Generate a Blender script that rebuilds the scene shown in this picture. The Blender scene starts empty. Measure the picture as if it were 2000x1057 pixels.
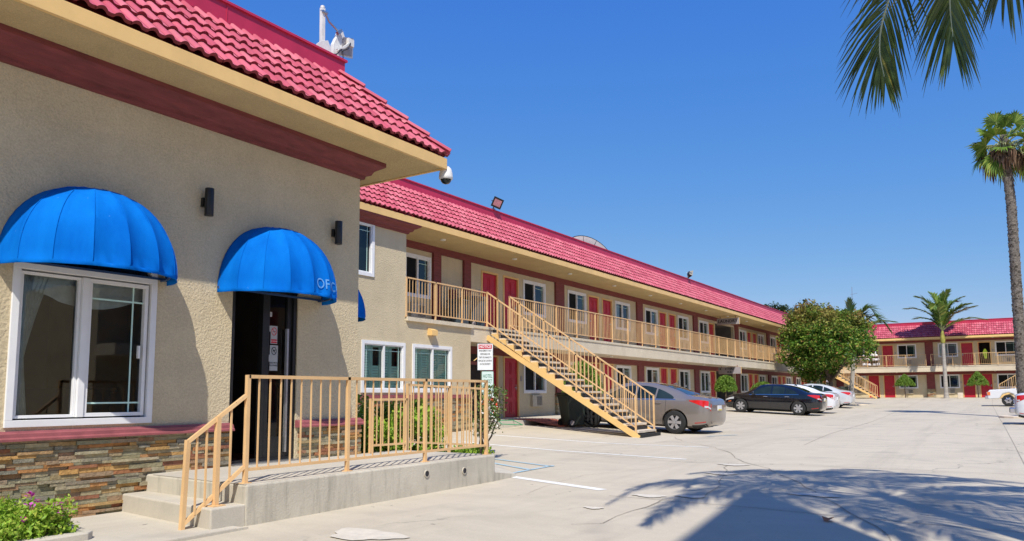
import bpy, bmesh, math, random
import numpy as np
from mathutils import Vector, Matrix
random.seed(7)
C = bpy.context.scene.collection
S = bpy.context.scene
# ---------------------------------------------------------------- camera
cam = bpy.data.cameras.new('camera'); co = bpy.data.objects.new('camera', cam); C.objects.link(co)
YAW, PIT, ROL = math.radians(33.1012), math.radians(5.9455), math.radians(-0.2812)
fw = Vector((math.cos(PIT)*math.cos(YAW), math.cos(PIT)*math.sin(YAW), math.sin(PIT)))
rt = fw.cross(Vector((0, 0, 1))).normalized(); up = rt.cross(fw)
rt2 = rt*math.cos(ROL)+up*math.sin(ROL); up2 = -rt*math.sin(ROL)+up*math.cos(ROL)
co.matrix_world = Matrix(((rt2.x, up2.x, -fw.x, 0), (rt2.y, up2.y, -fw.y, 0), (rt2.z, up2.z, -fw.z, 0), (0, 0, 0, 1)))
cam.sensor_fit = 'HORIZONTAL'; cam.sensor_width = 36; cam.lens = 1480.977/2000*36; cam.shift_y = 0.0438
cam.clip_start = 0.05; cam.clip_end = 3000
S.camera = co
# ---------------------------------------------------------------- sky and sun
LD = Vector((1.53, 1.0, -2.4)).normalized()
w = bpy.data.worlds.new('World'); S.world = w; w.use_nodes = True
nt = w.node_tree; nt.nodes.clear()
out = nt.nodes.new('ShaderNodeOutputWorld'); bg = nt.nodes.new('ShaderNodeBackground'); sk = nt.nodes.new('ShaderNodeTexSky')
sk.sky_type = 'NISHITA'; sk.sun_disc = False; sk.sun_elevation = math.asin(-LD.z)
sk.sun_rotation = math.atan2(-LD.x, -LD.y)
sk.altitude = 0; sk.air_density = 1.15; sk.dust_density = 0.15; sk.ozone_density = 3.2
bg.inputs['Strength'].default_value = 0.15
sx = nt.nodes.new('ShaderNodeSeparateColor'); cx = nt.nodes.new('ShaderNodeCombineColor'); nt.links.new(sk.outputs[0], sx.inputs[0])
for i, (pw, sc) in enumerate(((1.27, .270), (.77, .725), (.21, 3.06))):      # deep clear blue: grade of the sky radiance per channel
    a = nt.nodes.new('ShaderNodeMath'); a.operation = 'POWER'; a.inputs[1].default_value = pw; b = nt.nodes.new('ShaderNodeMath'); b.operation = 'MULTIPLY'; b.inputs[1].default_value = sc
    nt.links.new(sx.outputs[i], a.inputs[0]); nt.links.new(a.outputs[0], b.inputs[0]); nt.links.new(b.outputs[0], cx.inputs[i])
nt.links.new(cx.outputs[0], bg.inputs[0]); nt.links.new(bg.outputs[0], out.inputs[0])
sl = bpy.data.lights.new('sun', 'SUN'); so = bpy.data.objects.new('sun', sl); C.objects.link(so)
sl.energy = 4.5; sl.angle = math.radians(0.5); sl.color = (1, 0.95, 0.86)
so.rotation_euler = LD.to_track_quat('-Z', 'Y').to_euler(); so.location = (-20, -15, 30)
S.view_settings.view_transform = 'Standard'; S.view_settings.look = 'None'; S.view_settings.exposure = 0.2; S.view_settings.gamma = 1
S.render.engine = 'CYCLES'

# ---------------------------------------------------------------- materials
def newmat(n):
    m = bpy.data.materials.new(n); m.use_nodes = True
    b = m.node_tree.nodes['Principled BSDF']; return m, m.node_tree, b
def sock(b, *names):
    for n in names:
        if n in b.inputs: return b.inputs[n]
def coords(t):
    tc = t.nodes.new('ShaderNodeNewGeometry'); return tc.outputs['Position']
def noise(t, vec, scale, detail=4, rough=.55, dist=0, mapscale=None):
    n = t.nodes.new('ShaderNodeTexNoise'); n.inputs['Scale'].default_value = scale; n.inputs['Detail'].default_value = detail
    n.inputs['Roughness'].default_value = rough; n.inputs['Distortion'].default_value = dist
    if mapscale:
        mp = t.nodes.new('ShaderNodeMapping'); mp.inputs['Scale'].default_value = mapscale; t.links.new(vec, mp.inputs[0]); vec = mp.outputs[0]
    t.links.new(vec, n.inputs['Vector']); return n.outputs['Fac']
def ramp(t, fac, stops, interp='LINEAR'):
    r = t.nodes.new('ShaderNodeValToRGB'); e = r.color_ramp.elements; r.color_ramp.interpolation = interp
    while len(e) < len(stops): e.new(.5)
    for k, (p, c) in enumerate(stops):
        e[k].position = p; e[k].color = (*c, 1) if len(c) == 3 else c
    t.links.new(fac, r.inputs[0]); return r.outputs[0]
def mixc(t, fac, a, b, mode='MIX'):
    m = t.nodes.new('ShaderNodeMix'); m.data_type = 'RGBA'; m.blend_type = mode
    for s, v in ((m.inputs[0], fac), (m.inputs[6], a), (m.inputs[7], b)):
        if isinstance(v, (int, float)): s.default_value = v
        elif isinstance(v, tuple): s.default_value = (*v, 1)
        else: t.links.new(v, s)
    return m.outputs[2]
def bump(t, b, h, strength, dist=.01):
    n = t.nodes.new('ShaderNodeBump'); n.inputs['Strength'].default_value = strength; n.inputs['Distance'].default_value = dist
    t.links.new(h, n.inputs['Height']); t.links.new(n.outputs[0], b.inputs['Normal'])
def vary(n, col, var=.12, scale=3, rough=.6, bs=0, bscale=60, bd=.006, metal=0, spec=None, coat=0, mapscale=None):
    m, t, b = newmat(n); p = coords(t)
    f = noise(t, p, scale, 5, .6, mapscale=mapscale)
    lo = tuple(c*(1-var) for c in col); hi = tuple(min(1, c*(1+var)) for c in col)
    t.links.new(ramp(t, f, [(.3, lo), (.7, hi)]), b.inputs['Base Color'])
    b.inputs['Roughness'].default_value = rough; b.inputs['Metallic'].default_value = metal
    if spec is not None: sock(b, 'Specular IOR Level').default_value = spec
    if coat: sock(b, 'Coat Weight').default_value = coat; sock(b, 'Coat Roughness').default_value = .04
    if bs: bump(t, b, noise(t, p, bscale, 3, .6), bs, bd)
    return m
M = {}
def stucco(n, col, bscale=36):
    m, t, b = newmat(n); p = coords(t)
    f = noise(t, p, 1.1, 6, .65); f2 = noise(t, p, 70, 3, .7)
    c1 = ramp(t, f, [(.28, tuple(c*.80 for c in col)), (.7, tuple(min(1, c*1.08) for c in col))])
    st = noise(t, p, 1.5, 5, .6, mapscale=(6, 6, .35))
    c1 = mixc(t, ramp(t, st, [(.55, (0, 0, 0)), (.8, (.28, .28, .28))]), c1, tuple(c*.62 for c in col))
    c2 = mixc(t, .30, c1, ramp(t, f2, [(.35, tuple(c*.55 for c in col)), (.65, tuple(min(1, c*1.25) for c in col))]))
    t.links.new(c2, b.inputs['Base Color']); b.inputs['Roughness'].default_value = .95; sock(b, 'Specular IOR Level').default_value = .15
    v = t.nodes.new('ShaderNodeTexVoronoi'); v.inputs['Scale'].default_value = bscale; v.feature = 'SMOOTH_F1'
    nn = t.nodes.new('ShaderNodeTexNoise'); nn.inputs['Scale'].default_value = 9; t.links.new(p, nn.inputs['Vector'])
    vm = t.nodes.new('ShaderNodeVectorMath'); vm.operation = 'MULTIPLY_ADD'; vm.inputs[1].default_value = (.09, .09, .09)
    t.links.new(nn.outputs['Color'], vm.inputs[0]); t.links.new(p, vm.inputs[2]); t.links.new(vm.outputs[0], v.inputs['Vector'])
    h2 = noise(t, p, 55, 4, .7)
    mx = t.nodes.new('ShaderNodeMath'); mx.operation = 'ADD'; t.links.new(v.outputs['Distance'], mx.inputs[0]); t.links.new(h2, mx.inputs[1])
    bump(t, b, mx.outputs[0], .7, .010); return m
M['stucco'] = stucco('stucco', (.645, .54, .36))
M['soffit'] = stucco('soffit_stucco', (.62, .47, .24), 34)
M['stucco_light'] = stucco('pale_stucco', (.72, .62, .46))
M['tan'] = vary('tan_paint', (.80, .52, .20), .08, 2, .5)
def railmat():
    m, t, b = newmat('rail_paint'); p = coords(t)
    c = ramp(t, noise(t, p, 3, 5, .6), [(.3, (.66, .41, .19)), (.7, (.78, .51, .25))])
    c = mixc(t, ramp(t, noise(t, p, 28, 4, .7), [(.66, (0, 0, 0)), (.71, (.8, .8, .8))]), c, (.22, .10, .05))
    t.links.new(c, b.inputs['Base Color']); b.inputs['Roughness'].default_value = .45; bump(t, b, noise(t, p, 60, 3), .2, .002); return m
M['rail'] = railmat()
M['brown'] = vary('brown_trim', (.20, .045, .043), .28, 5, .75, .5, 30, .008, mapscale=(.6, .6, 5))
M['sill'] = vary('sill_paint', (.30, .085, .09), .2, 7, .6, .4, 40, .006)
M['flash'] = vary('flashing', (.50, .028, .075), .1, 2, .45)
M['door'] = vary('door_red', (.50, .013, .032), .12, 3, .45)
M['white'] = vary('white_vinyl', (.80, .80, .80), .04, 5, .35)
M['black'] = vary('black_metal', (.012, .012, .012), .3, 5, .4)
M['blackmatte'] = vary('black_rubber', (.018, .018, .018), .3, 8, .8)
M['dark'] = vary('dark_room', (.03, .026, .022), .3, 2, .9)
M['awnletter'] = vary('faded_letters', (.16, .40, .78), .3, 30, .85, spec=.05); M['awntube'] = vary('awning_tube', (.02, .06, .16), .1, 5, .6)
M['room'] = vary('room_wall', (.13, .115, .10), .2, 2, .9)
M['conc_step'] = vary('step_concrete', (.66, .56, .43), .14, 4, .85, .5, 45, .006)
M['metal'] = vary('galvanised', (.5, .5, .5), .15, 9, .35, metal=.9)
M['whitemetal'] = vary('white_painted_metal', (.72, .71, .68), .12, 12, .5)
M['curtain'] = vary('curtain_cloth', (.62, .62, .60), .15, 8, .9)
M['shutter'] = vary('sage_shutter', (.55, .78, .69), .08, 6, .6)
M['ac'] = vary('ac_beige', (.50, .44, .34), .12, 8, .6)
M['acdark'] = vary('ac_grille', (.10, .10, .10), .2, 20, .6)
M['greenbin'] = vary('bin_green', (.028, .040, .032), .2, 5, .5)
M['bluebin'] = vary('bin_blue_grey', (.05, .075, .10), .2, 5, .5)
M['paver'] = vary('red_paving', (.36, .10, .06), .25, 8, .85)
M['wood'] = vary('dark_wood', (.035, .025, .022), .4, 12, .8, mapscale=(8, 8, .6))
M['signwhite'] = vary('sign_white', (.80, .81, .82), .03, 6, .4)
M['signred'] = vary('sign_red', (.55, .015, .03), .05, 6, .4)
M['signgreen'] = vary('sign_green_ink', (.04, .20, .12), .05, 6, .5)
M['signpale'] = vary('sign_pale_green', (.66, .78, .74), .04, 6, .4)
M['ink'] = vary('ink_black', (.02, .02, .025), .1, 6, .5)
M['posted'] = vary('posted_paper', (.42, .42, .42), .1, 9, .6); M['inkred'] = vary('ink_red', (.6, .02, .02), .1, 6, .5)  # posted paper greyed: dimming by the door glass put into its colour
M['signgrey'] = vary('sign_grey', (.34, .30, .30), .1, 6, .6)
M['orangehose'] = vary('orange_hose', (.70, .09, .04), .15, 30, .5)
M['greenhose'] = vary('green_hose', (.05, .30, .14), .15, 30, .5)
M['yellowgreen'] = vary('hi_vis_cloth', (.55, .80, .05), .1, 9, .7)
M['soil'] = vary('soil', (.09, .06, .04), .4, 12, .95, .8, 20, .03)
M['linen'] = vary('linen', (.78, .78, .80), .08, 9, .9)
M['glasslamp'] = vary('flood_glass', (.55, .25, .27), .2, 9, .12)
M['ltglass'] = vary('light_cover', (.8, .78, .70), .05, 9, .3)
M['paint_white'] = vary('road_paint_white', (.78, .77, .72), .12, 14, .8)
M['crackfill'] = vary('crack_dark', (.33, .285, .22), .4, 20, .95)
M['crackpale'] = vary('crack_patch', (.60, .545, .45), .12, 10, .9)
M['leafdead'] = vary('dead_leaf', (.34, .14, .06), .3, 20, .8)
def glass_dark():
    m, t, b = newmat('window_glass'); p = coords(t)
    t.links.new(ramp(t, noise(t, p, .9, 2), [(.35, (.006, .010, .010)), (.65, (.02, .035, .035))]), b.inputs['Base Color'])
    b.inputs['Roughness'].default_value = .03; b.inputs['IOR'].default_value = 1.5
    bump(t, b, noise(t, p, 1.3, 1), .06, .02); return m
M['glass'] = glass_dark(); M['screen'] = vary('insect_screen', (.012, .013, .014), .2, 3, .7, spec=.1)
def clear_glass():
    m, t, b = newmat('clear_glass'); t.nodes.remove(b); o = t.nodes['Material Output']
    tr = t.nodes.new('ShaderNodeBsdfTransparent'); gl = t.nodes.new('ShaderNodeBsdfGlossy'); gl.inputs['Roughness'].default_value = .02
    tr.inputs[0].default_value = (.84, .92, .89, 1)
    fr = t.nodes.new('ShaderNodeFresnel'); fr.inputs[0].default_value = 1.6; mx = t.nodes.new('ShaderNodeMixShader')
    t.links.new(fr.outputs[0], mx.inputs[0]); t.links.new(tr.outputs[0], mx.inputs[1]); t.links.new(gl.outputs[0], mx.inputs[2]); t.links.new(mx.outputs[0], o.inputs[0]); return m
M['clear'] = clear_glass(); M['dimglass'] = clear_glass(); M['dimglass'].node_tree.nodes['Fresnel'].inputs[0].default_value = 1.3; M['dimglass'].node_tree.nodes['Transparent BSDF'].inputs[0].default_value = (.5, .5, .5, 1)
def island(n, stops, rough=.6, bs=0, bscale=30, bd=.01, spec=.3, trans=0, nz=.25, nscale=8, zshift=None):
    m, t, b = newmat(n); g = t.nodes.new('ShaderNodeNewGeometry'); p = g.outputs['Position']
    f = g.outputs['Random Per Island']
    col = ramp(t, f, stops)
    nn = noise(t, p, nscale, 5, .65)
    col = mixc(t, nz, col, ramp(t, nn, [(.3, (.4, .4, .4)), (.65, (1, 1, 1))]), 'MULTIPLY')
    if zshift:
        z0, z1, c2 = zshift; sx = t.nodes.new('ShaderNodeSeparateXYZ'); t.links.new(p, sx.inputs[0])
        mr = t.nodes.new('ShaderNodeMapRange'); mr.inputs[1].default_value = z0; mr.inputs[2].default_value = z1; t.links.new(sx.outputs[2], mr.inputs[0])
        ad = t.nodes.new('ShaderNodeMath'); ad.operation = 'MULTIPLY'; t.links.new(mr.outputs[0], ad.inputs[0])
        n3 = noise(t, p, .9, 3); ad2 = ramp(t, n3, [(.35, (.15, .15, .15)), (.6, (1, 1, 1))]); t.links.new(ad2, ad.inputs[1])
        col = mixc(t, ad.outputs[0], col, c2)
    t.links.new(col, b.inputs['Base Color']); b.inputs['Roughness'].default_value = rough; sock(b, 'Specular IOR Level').default_value = spec
    if bs: bump(t, b, noise(t, p, bscale, 4, .7), bs, bd)
    if trans:
        tl = t.nodes.new('ShaderNodeBsdfTranslucent'); t.links.new(col, tl.inputs[0]); mx = t.nodes.new('ShaderNodeMixShader'); mx.inputs[0].default_value = trans
        o = t.nodes['Material Output']; t.links.new(b.outputs[0], mx.inputs[1]); t.links.new(tl.outputs[0], mx.inputs[2]); t.links.new(mx.outputs[0], o.inputs[0])
    return m
M['tile'] = island('roof_tile', [(0, (.48, .075, .115)), (.5, (.58, .115, .16)), (1, (.67, .18, .22))], .55, .3, 14, .006, .35, nz=.4, nscale=1.6)
M['tiledark'] = vary('tile_edge', (.20, .012, .022), .2, 6, .6)  # lips are dark red themselves; their tall band doubles as course shadow
M['stone'] = island('ledger_stone', [(0, (.46, .38, .23)), (.14, (.32, .30, .23)), (.28, (.58, .28, .10)), (.4, (.36, .15, .09)), (.5, (.54, .46, .27)), (.62, (.30, .27, .22)), (.72, (.68, .38, .12)), (.85, (.34, .32, .20)), (1, (.56, .47, .31))], .8, .9, 26, .02, .25, nz=.7, nscale=12)
M['leaf'] = island('tree_leaf', [(0, (.03, .09, .01)), (.45, (.10, .22, .02)), (.8, (.25, .38, .045)), (.93, (.44, .40, .09)), (1, (.42, .17, .08))], .45, trans=.25, nz=.2, zshift=(3.6, 6.4, (.34, .17, .05)))
M['leafdark'] = island('dark_leaf', [(0, (.02, .04, .012)), (1, (.05, .09, .025))], .6, trans=.2)
M['bushleaf'] = island('bush_leaf', [(0, (.14, .28, .02)), (.6, (.32, .52, .05)), (1, (.52, .58, .10))], .5, trans=.3)
M['topi'] = island('topiary_leaf', [(0, (.09, .17, .02)), (.6, (.18, .32, .04)), (1, (.30, .42, .07))], .5, trans=.2)
M['vine'] = island('vine_leaf', [(0, (.06, .10, .02)), (.7, (.16, .24, .05)), (1, (.35, .34, .15))], .5, trans=.3)
M['flower'] = island('flower_petal', [(0, (.62, .06, .48)), (.7, (.75, .15, .65)), (1, (.65, .03, .15))], .6, trans=.3)
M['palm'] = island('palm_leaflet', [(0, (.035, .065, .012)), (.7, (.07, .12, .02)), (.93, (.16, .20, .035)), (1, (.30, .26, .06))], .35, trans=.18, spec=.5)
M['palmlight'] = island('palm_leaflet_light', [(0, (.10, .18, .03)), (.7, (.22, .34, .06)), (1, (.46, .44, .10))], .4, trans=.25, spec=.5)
M['fan'] = island('fan_leaf', [(0, (.07, .13, .015)), (.6, (.17, .28, .035)), (1, (.36, .40, .08))], .4, trans=.25)
M['fandead'] = island('dead_fan_leaf', [(0, (.10, .06, .035)), (.6, (.22, .13, .08)), (1, (.34, .22, .13))], .8)
M['rachis'] = vary('palm_rachis', (.30, .33, .13), .2, 8, .5)
M['rachisgrey'] = vary('palm_rachis_grey', (.36, .42, .30), .2, 8, .5)
M['bark'] = vary('palm_bark', (.17, .145, .12), .45, 9, .95, 1, 20, .04, mapscale=(1, 1, 3))
M['boot'] = island('palm_boot', [(0, (.08, .065, .05)), (.6, (.19, .165, .14)), (1, (.30, .27, .24))], .95, .6, 30, .02)
M['smoothtrunk'] = vary('grey_trunk', (.36, .33, .29), .25, 3, .9, .5, 20, .02, mapscale=(.5, .5, 5))
M['crownshaft'] = vary('crown_shaft', (.30, .28, .05), .3, 6, .6)
M['trunk'] = vary('tree_bark', (.14, .10, .07), .3, 8, .9, .8, 20, .02)
def awning_mat():
    m, t, b = newmat('blue_canvas'); p = coords(t)
    f = noise(t, p, 2.0, 5, .6, mapscale=(1.6, 1.6, .5)); sc = noise(t, p, 9, 4, .8)
    c = ramp(t, f, [(.3, (.001, .12, .52)), (.7, (.003, .185, .68))])
    c = mixc(t, ramp(t, sc, [(.69, (0, 0, 0)), (.74, (.35, .35, .35))]), c, (.2, .45, .8))
    t.links.new(c, b.inputs['Base Color']); b.inputs['Roughness'].default_value = .85; sock(b, 'Specular IOR Level').default_value = .05; bump(t, b, noise(t, p, 5, 3), .25, .02)
    tl = t.nodes.new('ShaderNodeBsdfTranslucent'); t.links.new(c, tl.inputs[0]); mx = t.nodes.new('ShaderNodeMixShader'); mx.inputs[0].default_value = .06
    o = t.nodes['Material Output']; t.links.new(b.outputs[0], mx.inputs[1]); t.links.new(tl.outputs[0], mx.inputs[2]); t.links.new(mx.outputs[0], o.inputs[0]); return m
M['awning'] = awning_mat()
def concrete(n, base, cracks=True):
    m, t, b = newmat(n); p = coords(t)
    big = noise(t, p, .22, 6, .6); mid = noise(t, p, 1.6, 6, .7, .6, (1, .45, 1)); fine = noise(t, p, 60, 3, .7)
    c = ramp(t, big, [(.3, tuple(x*.86 for x in base)), (.7, tuple(x*1.06 for x in base))])
    c = mixc(t, .55, c, ramp(t, mid, [(.3, tuple(x*.78 for x in base)), (.62, tuple(x*1.08 for x in base))]))
    c = mixc(t, .2, c, ramp(t, fine, [(.3, tuple(x*.6 for x in base)), (.7, tuple(x*1.2 for x in base))]))
    st = noise(t, p, 7, 2, .5); c = mixc(t, ramp(t, st, [(.735, (0, 0, 0)), (.76, (.7, .7, .7))]), c, (.12, .11, .10))
    oil = noise(t, p, .8, 3, .5, .3); c = mixc(t, ramp(t, oil, [(.60, (0, 0, 0)), (.76, (.45, .45, .45))]), c, (.24, .22, .19))
    dr = noise(t, p, 1.0, 5, .65, .4, (.10, 1.3, 1)); c = mixc(t, ramp(t, dr, [(.50, (0, 0, 0)), (.72, (.38, .38, .38))]), c, tuple(x*.62 for x in base))
    if cracks:
        nn = t.nodes.new('ShaderNodeTexNoise'); nn.inputs['Scale'].default_value = 1.1; nn.inputs['Detail'].default_value = 6; t.links.new(p, nn.inputs['Vector'])
        vm = t.nodes.new('ShaderNodeVectorMath'); vm.operation = 'MULTIPLY_ADD'; vm.inputs[1].default_value = (1.1, 1.1, 0); t.links.new(nn.outputs['Color'], vm.inputs[0]); t.links.new(p, vm.inputs[2])
        v = t.nodes.new('ShaderNodeTexVoronoi'); v.feature = 'DISTANCE_TO_EDGE'; v.inputs['Scale'].default_value = .17; t.links.new(vm.outputs[0], v.inputs['Vector'])
        k = ramp(t, v.outputs['Distance'], [(0, (1, 1, 1)), (.0016, (.6, .6, .6)), (.0030, (0, 0, 0))])
        msk = ramp(t, noise(t, p, .35, 2), [(.45, (0, 0, 0)), (.6, (.75, .75, .75))])
        k = mixc(t, 1.0, k, msk, 'MULTIPLY'); c = mixc(t, k, c, (.20, .18, .15))
    t.links.new(c, b.inputs['Base Color']); b.inputs['Roughness'].default_value = .88; sock(b, 'Specular IOR Level').default_value = .25
    bump(t, b, fine, .35, .006); return m
M['ground'] = concrete('lot_concrete', (.55, .485, .375))
M['walk'] = concrete('walk_concrete', (.555, .505, .415), False)
def kerbmat():
    m, t, b = newmat('wall_concrete'); p = coords(t)
    base = (.56, .51, .41)
    c = ramp(t, noise(t, p, 1.2, 6, .65), [(.3, tuple(x*.8 for x in base)), (.7, tuple(x*1.08 for x in base))])
    c = mixc(t, ramp(t, noise(t, p, 2.2, 5, .7, mapscale=(4, 4, .5)), [(.50, (0, 0, 0)), (.72, (.65, .65, .65))]), c, (.26, .24, .19))
    t.links.new(c, b.inputs['Base Color']); b.inputs['Roughness'].default_value = .9; bump(t, b, noise(t, p, 40, 5, .7), .6, .008); return m
M['kerb'] = kerbmat()
def bluepaint():
    m, t, b = newmat('faded_blue_paint'); p = coords(t)
    t.links.new(ramp(t, noise(t, p, 9, 5, .7), [(.35, (.50, .50, .46)), (.6, (.30, .50, .60))]), b.inputs['Base Color']); b.inputs['Roughness'].default_value = .85; return m
M['paint_blue'] = bluepaint()
def carpaint(n, col, metal=.0, rough=.25):
    m = vary(n, col, .03, 1, rough, metal=metal, coat=1.0); return m
M['car_grey'] = carpaint('paint_grey', (.27, .235, .21), .5, .3)
M['car_black'] = carpaint('paint_black', (.005, .006, .010), 0, .15)
M['car_white'] = carpaint('paint_white', (.70, .71, .73), 0, .25)
M['car_silver'] = carpaint('paint_silver_white', (.60, .62, .66), .2, .3)
M['car_glass'] = glass_dark(); M['car_glass'].name = 'car_glass'
M['tyre'] = vary('tyre_rubber', (.016, .016, .016), .3, 12, .85)
M['rim'] = vary('wheel_rim', (.52, .52, .54), .08, 9, .3, metal=.6)
M['steelwheel'] = vary('dark_wheel', (.05, .05, .055), .1, 9, .4, metal=.5)
M['tail'] = vary('tail_lamp', (.55, .012, .01), .2, 9, .12, coat=1)
M['headl'] = vary('head_lamp', (.55, .56, .58), .2, 9, .08, coat=1)
M['amber'] = vary('amber_lamp', (.75, .16, .02), .1, 9, .15, coat=1)
M['chrome'] = vary('chrome', (.7, .7, .72), .05, 9, .12, metal=1)
M['plateyellow'] = vary('plate_yellow', (.75, .60, .08), .05, 9, .5)

# ---------------------------------------------------------------- builders
class MB:
    def __init__(s): s.v = []; s.f = []; s.m = []
    def add(s, vs, fs, mi=0):
        o = len(s.v); s.v += [tuple(v) for v in vs]; s.f += [tuple(i+o for i in f) for f in fs]; s.m += [mi]*len(fs); return s
    def box(s, x0, x1, y0, y1, z0, z1, mi=0):
        x0, x1 = min(x0, x1), max(x0, x1); y0, y1 = min(y0, y1), max(y0, y1); z0, z1 = min(z0, z1), max(z0, z1)
        v = [(x0, y0, z0), (x1, y0, z0), (x1, y1, z0), (x0, y1, z0), (x0, y0, z1), (x1, y0, z1), (x1, y1, z1), (x0, y1, z1)]
        return s.add(v, [(0, 3, 2, 1), (4, 5, 6, 7), (0, 1, 5, 4), (1, 2, 6, 5), (2, 3, 7, 6), (3, 0, 4, 7)], mi)
    def bar(s, a, b, w, h=None, mi=0, upv=(0, 0, 1)):
        a = Vector(a); b = Vector(b); h = h or w; d = (b-a).normalized(); u = Vector(upv)
        if abs(d.dot(u)) > .98: u = Vector((1, 0, 0))
        sd = d.cross(u).normalized()*w/2; uu = sd.cross(d).normalized()*h/2
        v = [a-sd-uu, a+sd-uu, a+sd+uu, a-sd+uu, b-sd-uu, b+sd-uu, b+sd+uu, b-sd+uu]
        return s.add(v, [(0, 1, 2, 3), (7, 6, 5, 4), (0, 4, 5, 1), (1, 5, 6, 2), (2, 6, 7, 3), (3, 7, 4, 0)], mi)
    def tube(s, pts, r, n=8, mi=0, cap=True):
        pts = [Vector(p) for p in pts]; rs = r if isinstance(r, (list, tuple)) else [r]*len(pts); vs = []; fs = []
        ref = Vector((.31, .2, .93))
        for i, p in enumerate(pts):
            d = (pts[min(i+1, len(pts)-1)]-pts[max(i-1, 0)]).normalized()
            a = d.cross(ref).normalized(); b = d.cross(a)
            vs += [p+(a*math.cos(6.28318*k/n)+b*math.sin(6.28318*k/n))*rs[i] for k in range(n)]
        for i in range(len(pts)-1):
            for k in range(n): fs.append((i*n+k, i*n+(k+1) % n, (i+1)*n+(k+1) % n, (i+1)*n+k))
        if cap: fs += [tuple(range(n))[::-1], tuple(range((len(pts)-1)*n, len(pts)*n))]
        return s.add(vs, fs, mi)
    def prism(s, pts, off, mi=0):
        n = len(pts); a = [Vector(p) for p in pts]; b = [p+Vector(off) for p in a]
        return s.add(a+b, [tuple(range(n))[::-1], tuple(range(n, 2*n))]+[(i, (i+1) % n, n+(i+1) % n, n+i) for i in range(n)], mi)
    def quad(s, a, b, c, d, mi=0): return s.add([a, b, c, d], [(0, 1, 2, 3)], mi)
    def lathe(s, c, prof, n=16, axis='z', mi=0, cap=True):
        c = Vector(c); vs = []; fs = []
        for r, h in prof:
            for k in range(n):
                a = 6.28318*k/n; x, y = r*math.cos(a), r*math.sin(a)
                vs.append(c+(Vector((x, y, h)) if axis == 'z' else Vector((x, h, y)) if axis == 'y' else Vector((h, x, y))))
        for i in range(len(prof)-1):
            for k in range(n): fs.append((i*n+k, i*n+(k+1) % n, (i+1)*n+(k+1) % n, (i+1)*n+k))
        if cap: fs += [tuple(range(n)), tuple(range((len(prof)-1)*n, len(prof)*n))]
        return s.add(vs, fs, mi)
def rootloc(o):
    v = Vector((0, 0, 0))
    while o: v += o.location; o = o.parent
    return v
def part(mb, name, mats, parent=None, local=False, smooth=False, bev=0):
    if not isinstance(mats, (list, tuple)): mats = [mats]
    off = Vector((0, 0, 0)) if (local or parent is None) else rootloc(parent)
    me = bpy.data.meshes.new(name)
    me.from_pydata([(v[0]-off.x, v[1]-off.y, v[2]-off.z) for v in mb.v], [], mb.f)
    for m in mats: me.materials.append(M[m] if isinstance(m, str) else m)
    if len(mats) > 1: me.polygons.foreach_set('material_index', mb.m)
    if smooth: me.polygons.foreach_set('use_smooth', [True]*len(me.polygons))
    me.update(); bm = bmesh.new(); bm.from_mesh(me)
    if len(bm.faces) < 60000: bmesh.ops.recalc_face_normals(bm, faces=bm.faces)
    bm.to_mesh(me); bm.free()
    o = bpy.data.objects.new(name, me); C.objects.link(o)
    if parent: o.parent = parent
    if smooth:
        try: me.set_sharp_from_angle(angle=math.radians(45))
        except Exception: pass
    if bev:
        b = o.modifiers.new('b', 'BEVEL'); b.width = bev; b.segments = 2; b.limit_method = 'ANGLE'; b.angle_limit = .6
    return o
def tag(o, label=None, cat=None, group=None, kind=None):
    if label: o['label'] = label
    if cat: o['category'] = cat
    if group: o['group'] = group
    if kind: o['kind'] = kind
    return o
def thing(name, label, cat, loc=(0, 0, 0), rz=0, group=None):
    o = bpy.data.objects.new(name, None); C.objects.link(o); o.location = loc; o.rotation_euler = (0, 0, rz); o.empty_display_size = .2
    return tag(o, label, cat, group)
def copytree(o, parent=None):
    c = o.copy(); C.objects.link(c)
    if parent: c.parent = parent
    for ch in list(o.children): copytree(ch, c)
    return c
def struct(mb, name, mat, label=None):
    o = part(mb, name, mat); tag(o, label, None, None, 'structure'); return o
def text(body, size, loc, ax, ay, mat, parent, name='lettering', align='CENTER', ext=.001, bold=0, sx=1):
    cu = bpy.data.curves.new('t', 'FONT'); cu.body = body; cu.size = size; cu.align_x = align; cu.align_y = 'CENTER'; cu.extrude = ext; cu.offset = bold; cu.resolution_u = 2
    cu.space_line = 1.05
    o = bpy.data.objects.new('t', cu); C.objects.link(o); bpy.context.view_layer.update()
    me = bpy.data.meshes.new_from_object(o.evaluated_get(bpy.context.evaluated_depsgraph_get())); bpy.data.objects.remove(o)
    ax = Vector(ax).normalized(); ay = Vector(ay).normalized(); az = ax.cross(ay); off = rootloc(parent)
    for v in me.vertices:
        q = Vector(loc)+ax*v.co.x*sx+ay*v.co.y+az*v.co.z-off; v.co = q
    me.materials.clear(); me.materials.append(M[mat]); o = bpy.data.objects.new(name, me); C.objects.link(o); o.parent = parent; return o
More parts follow.
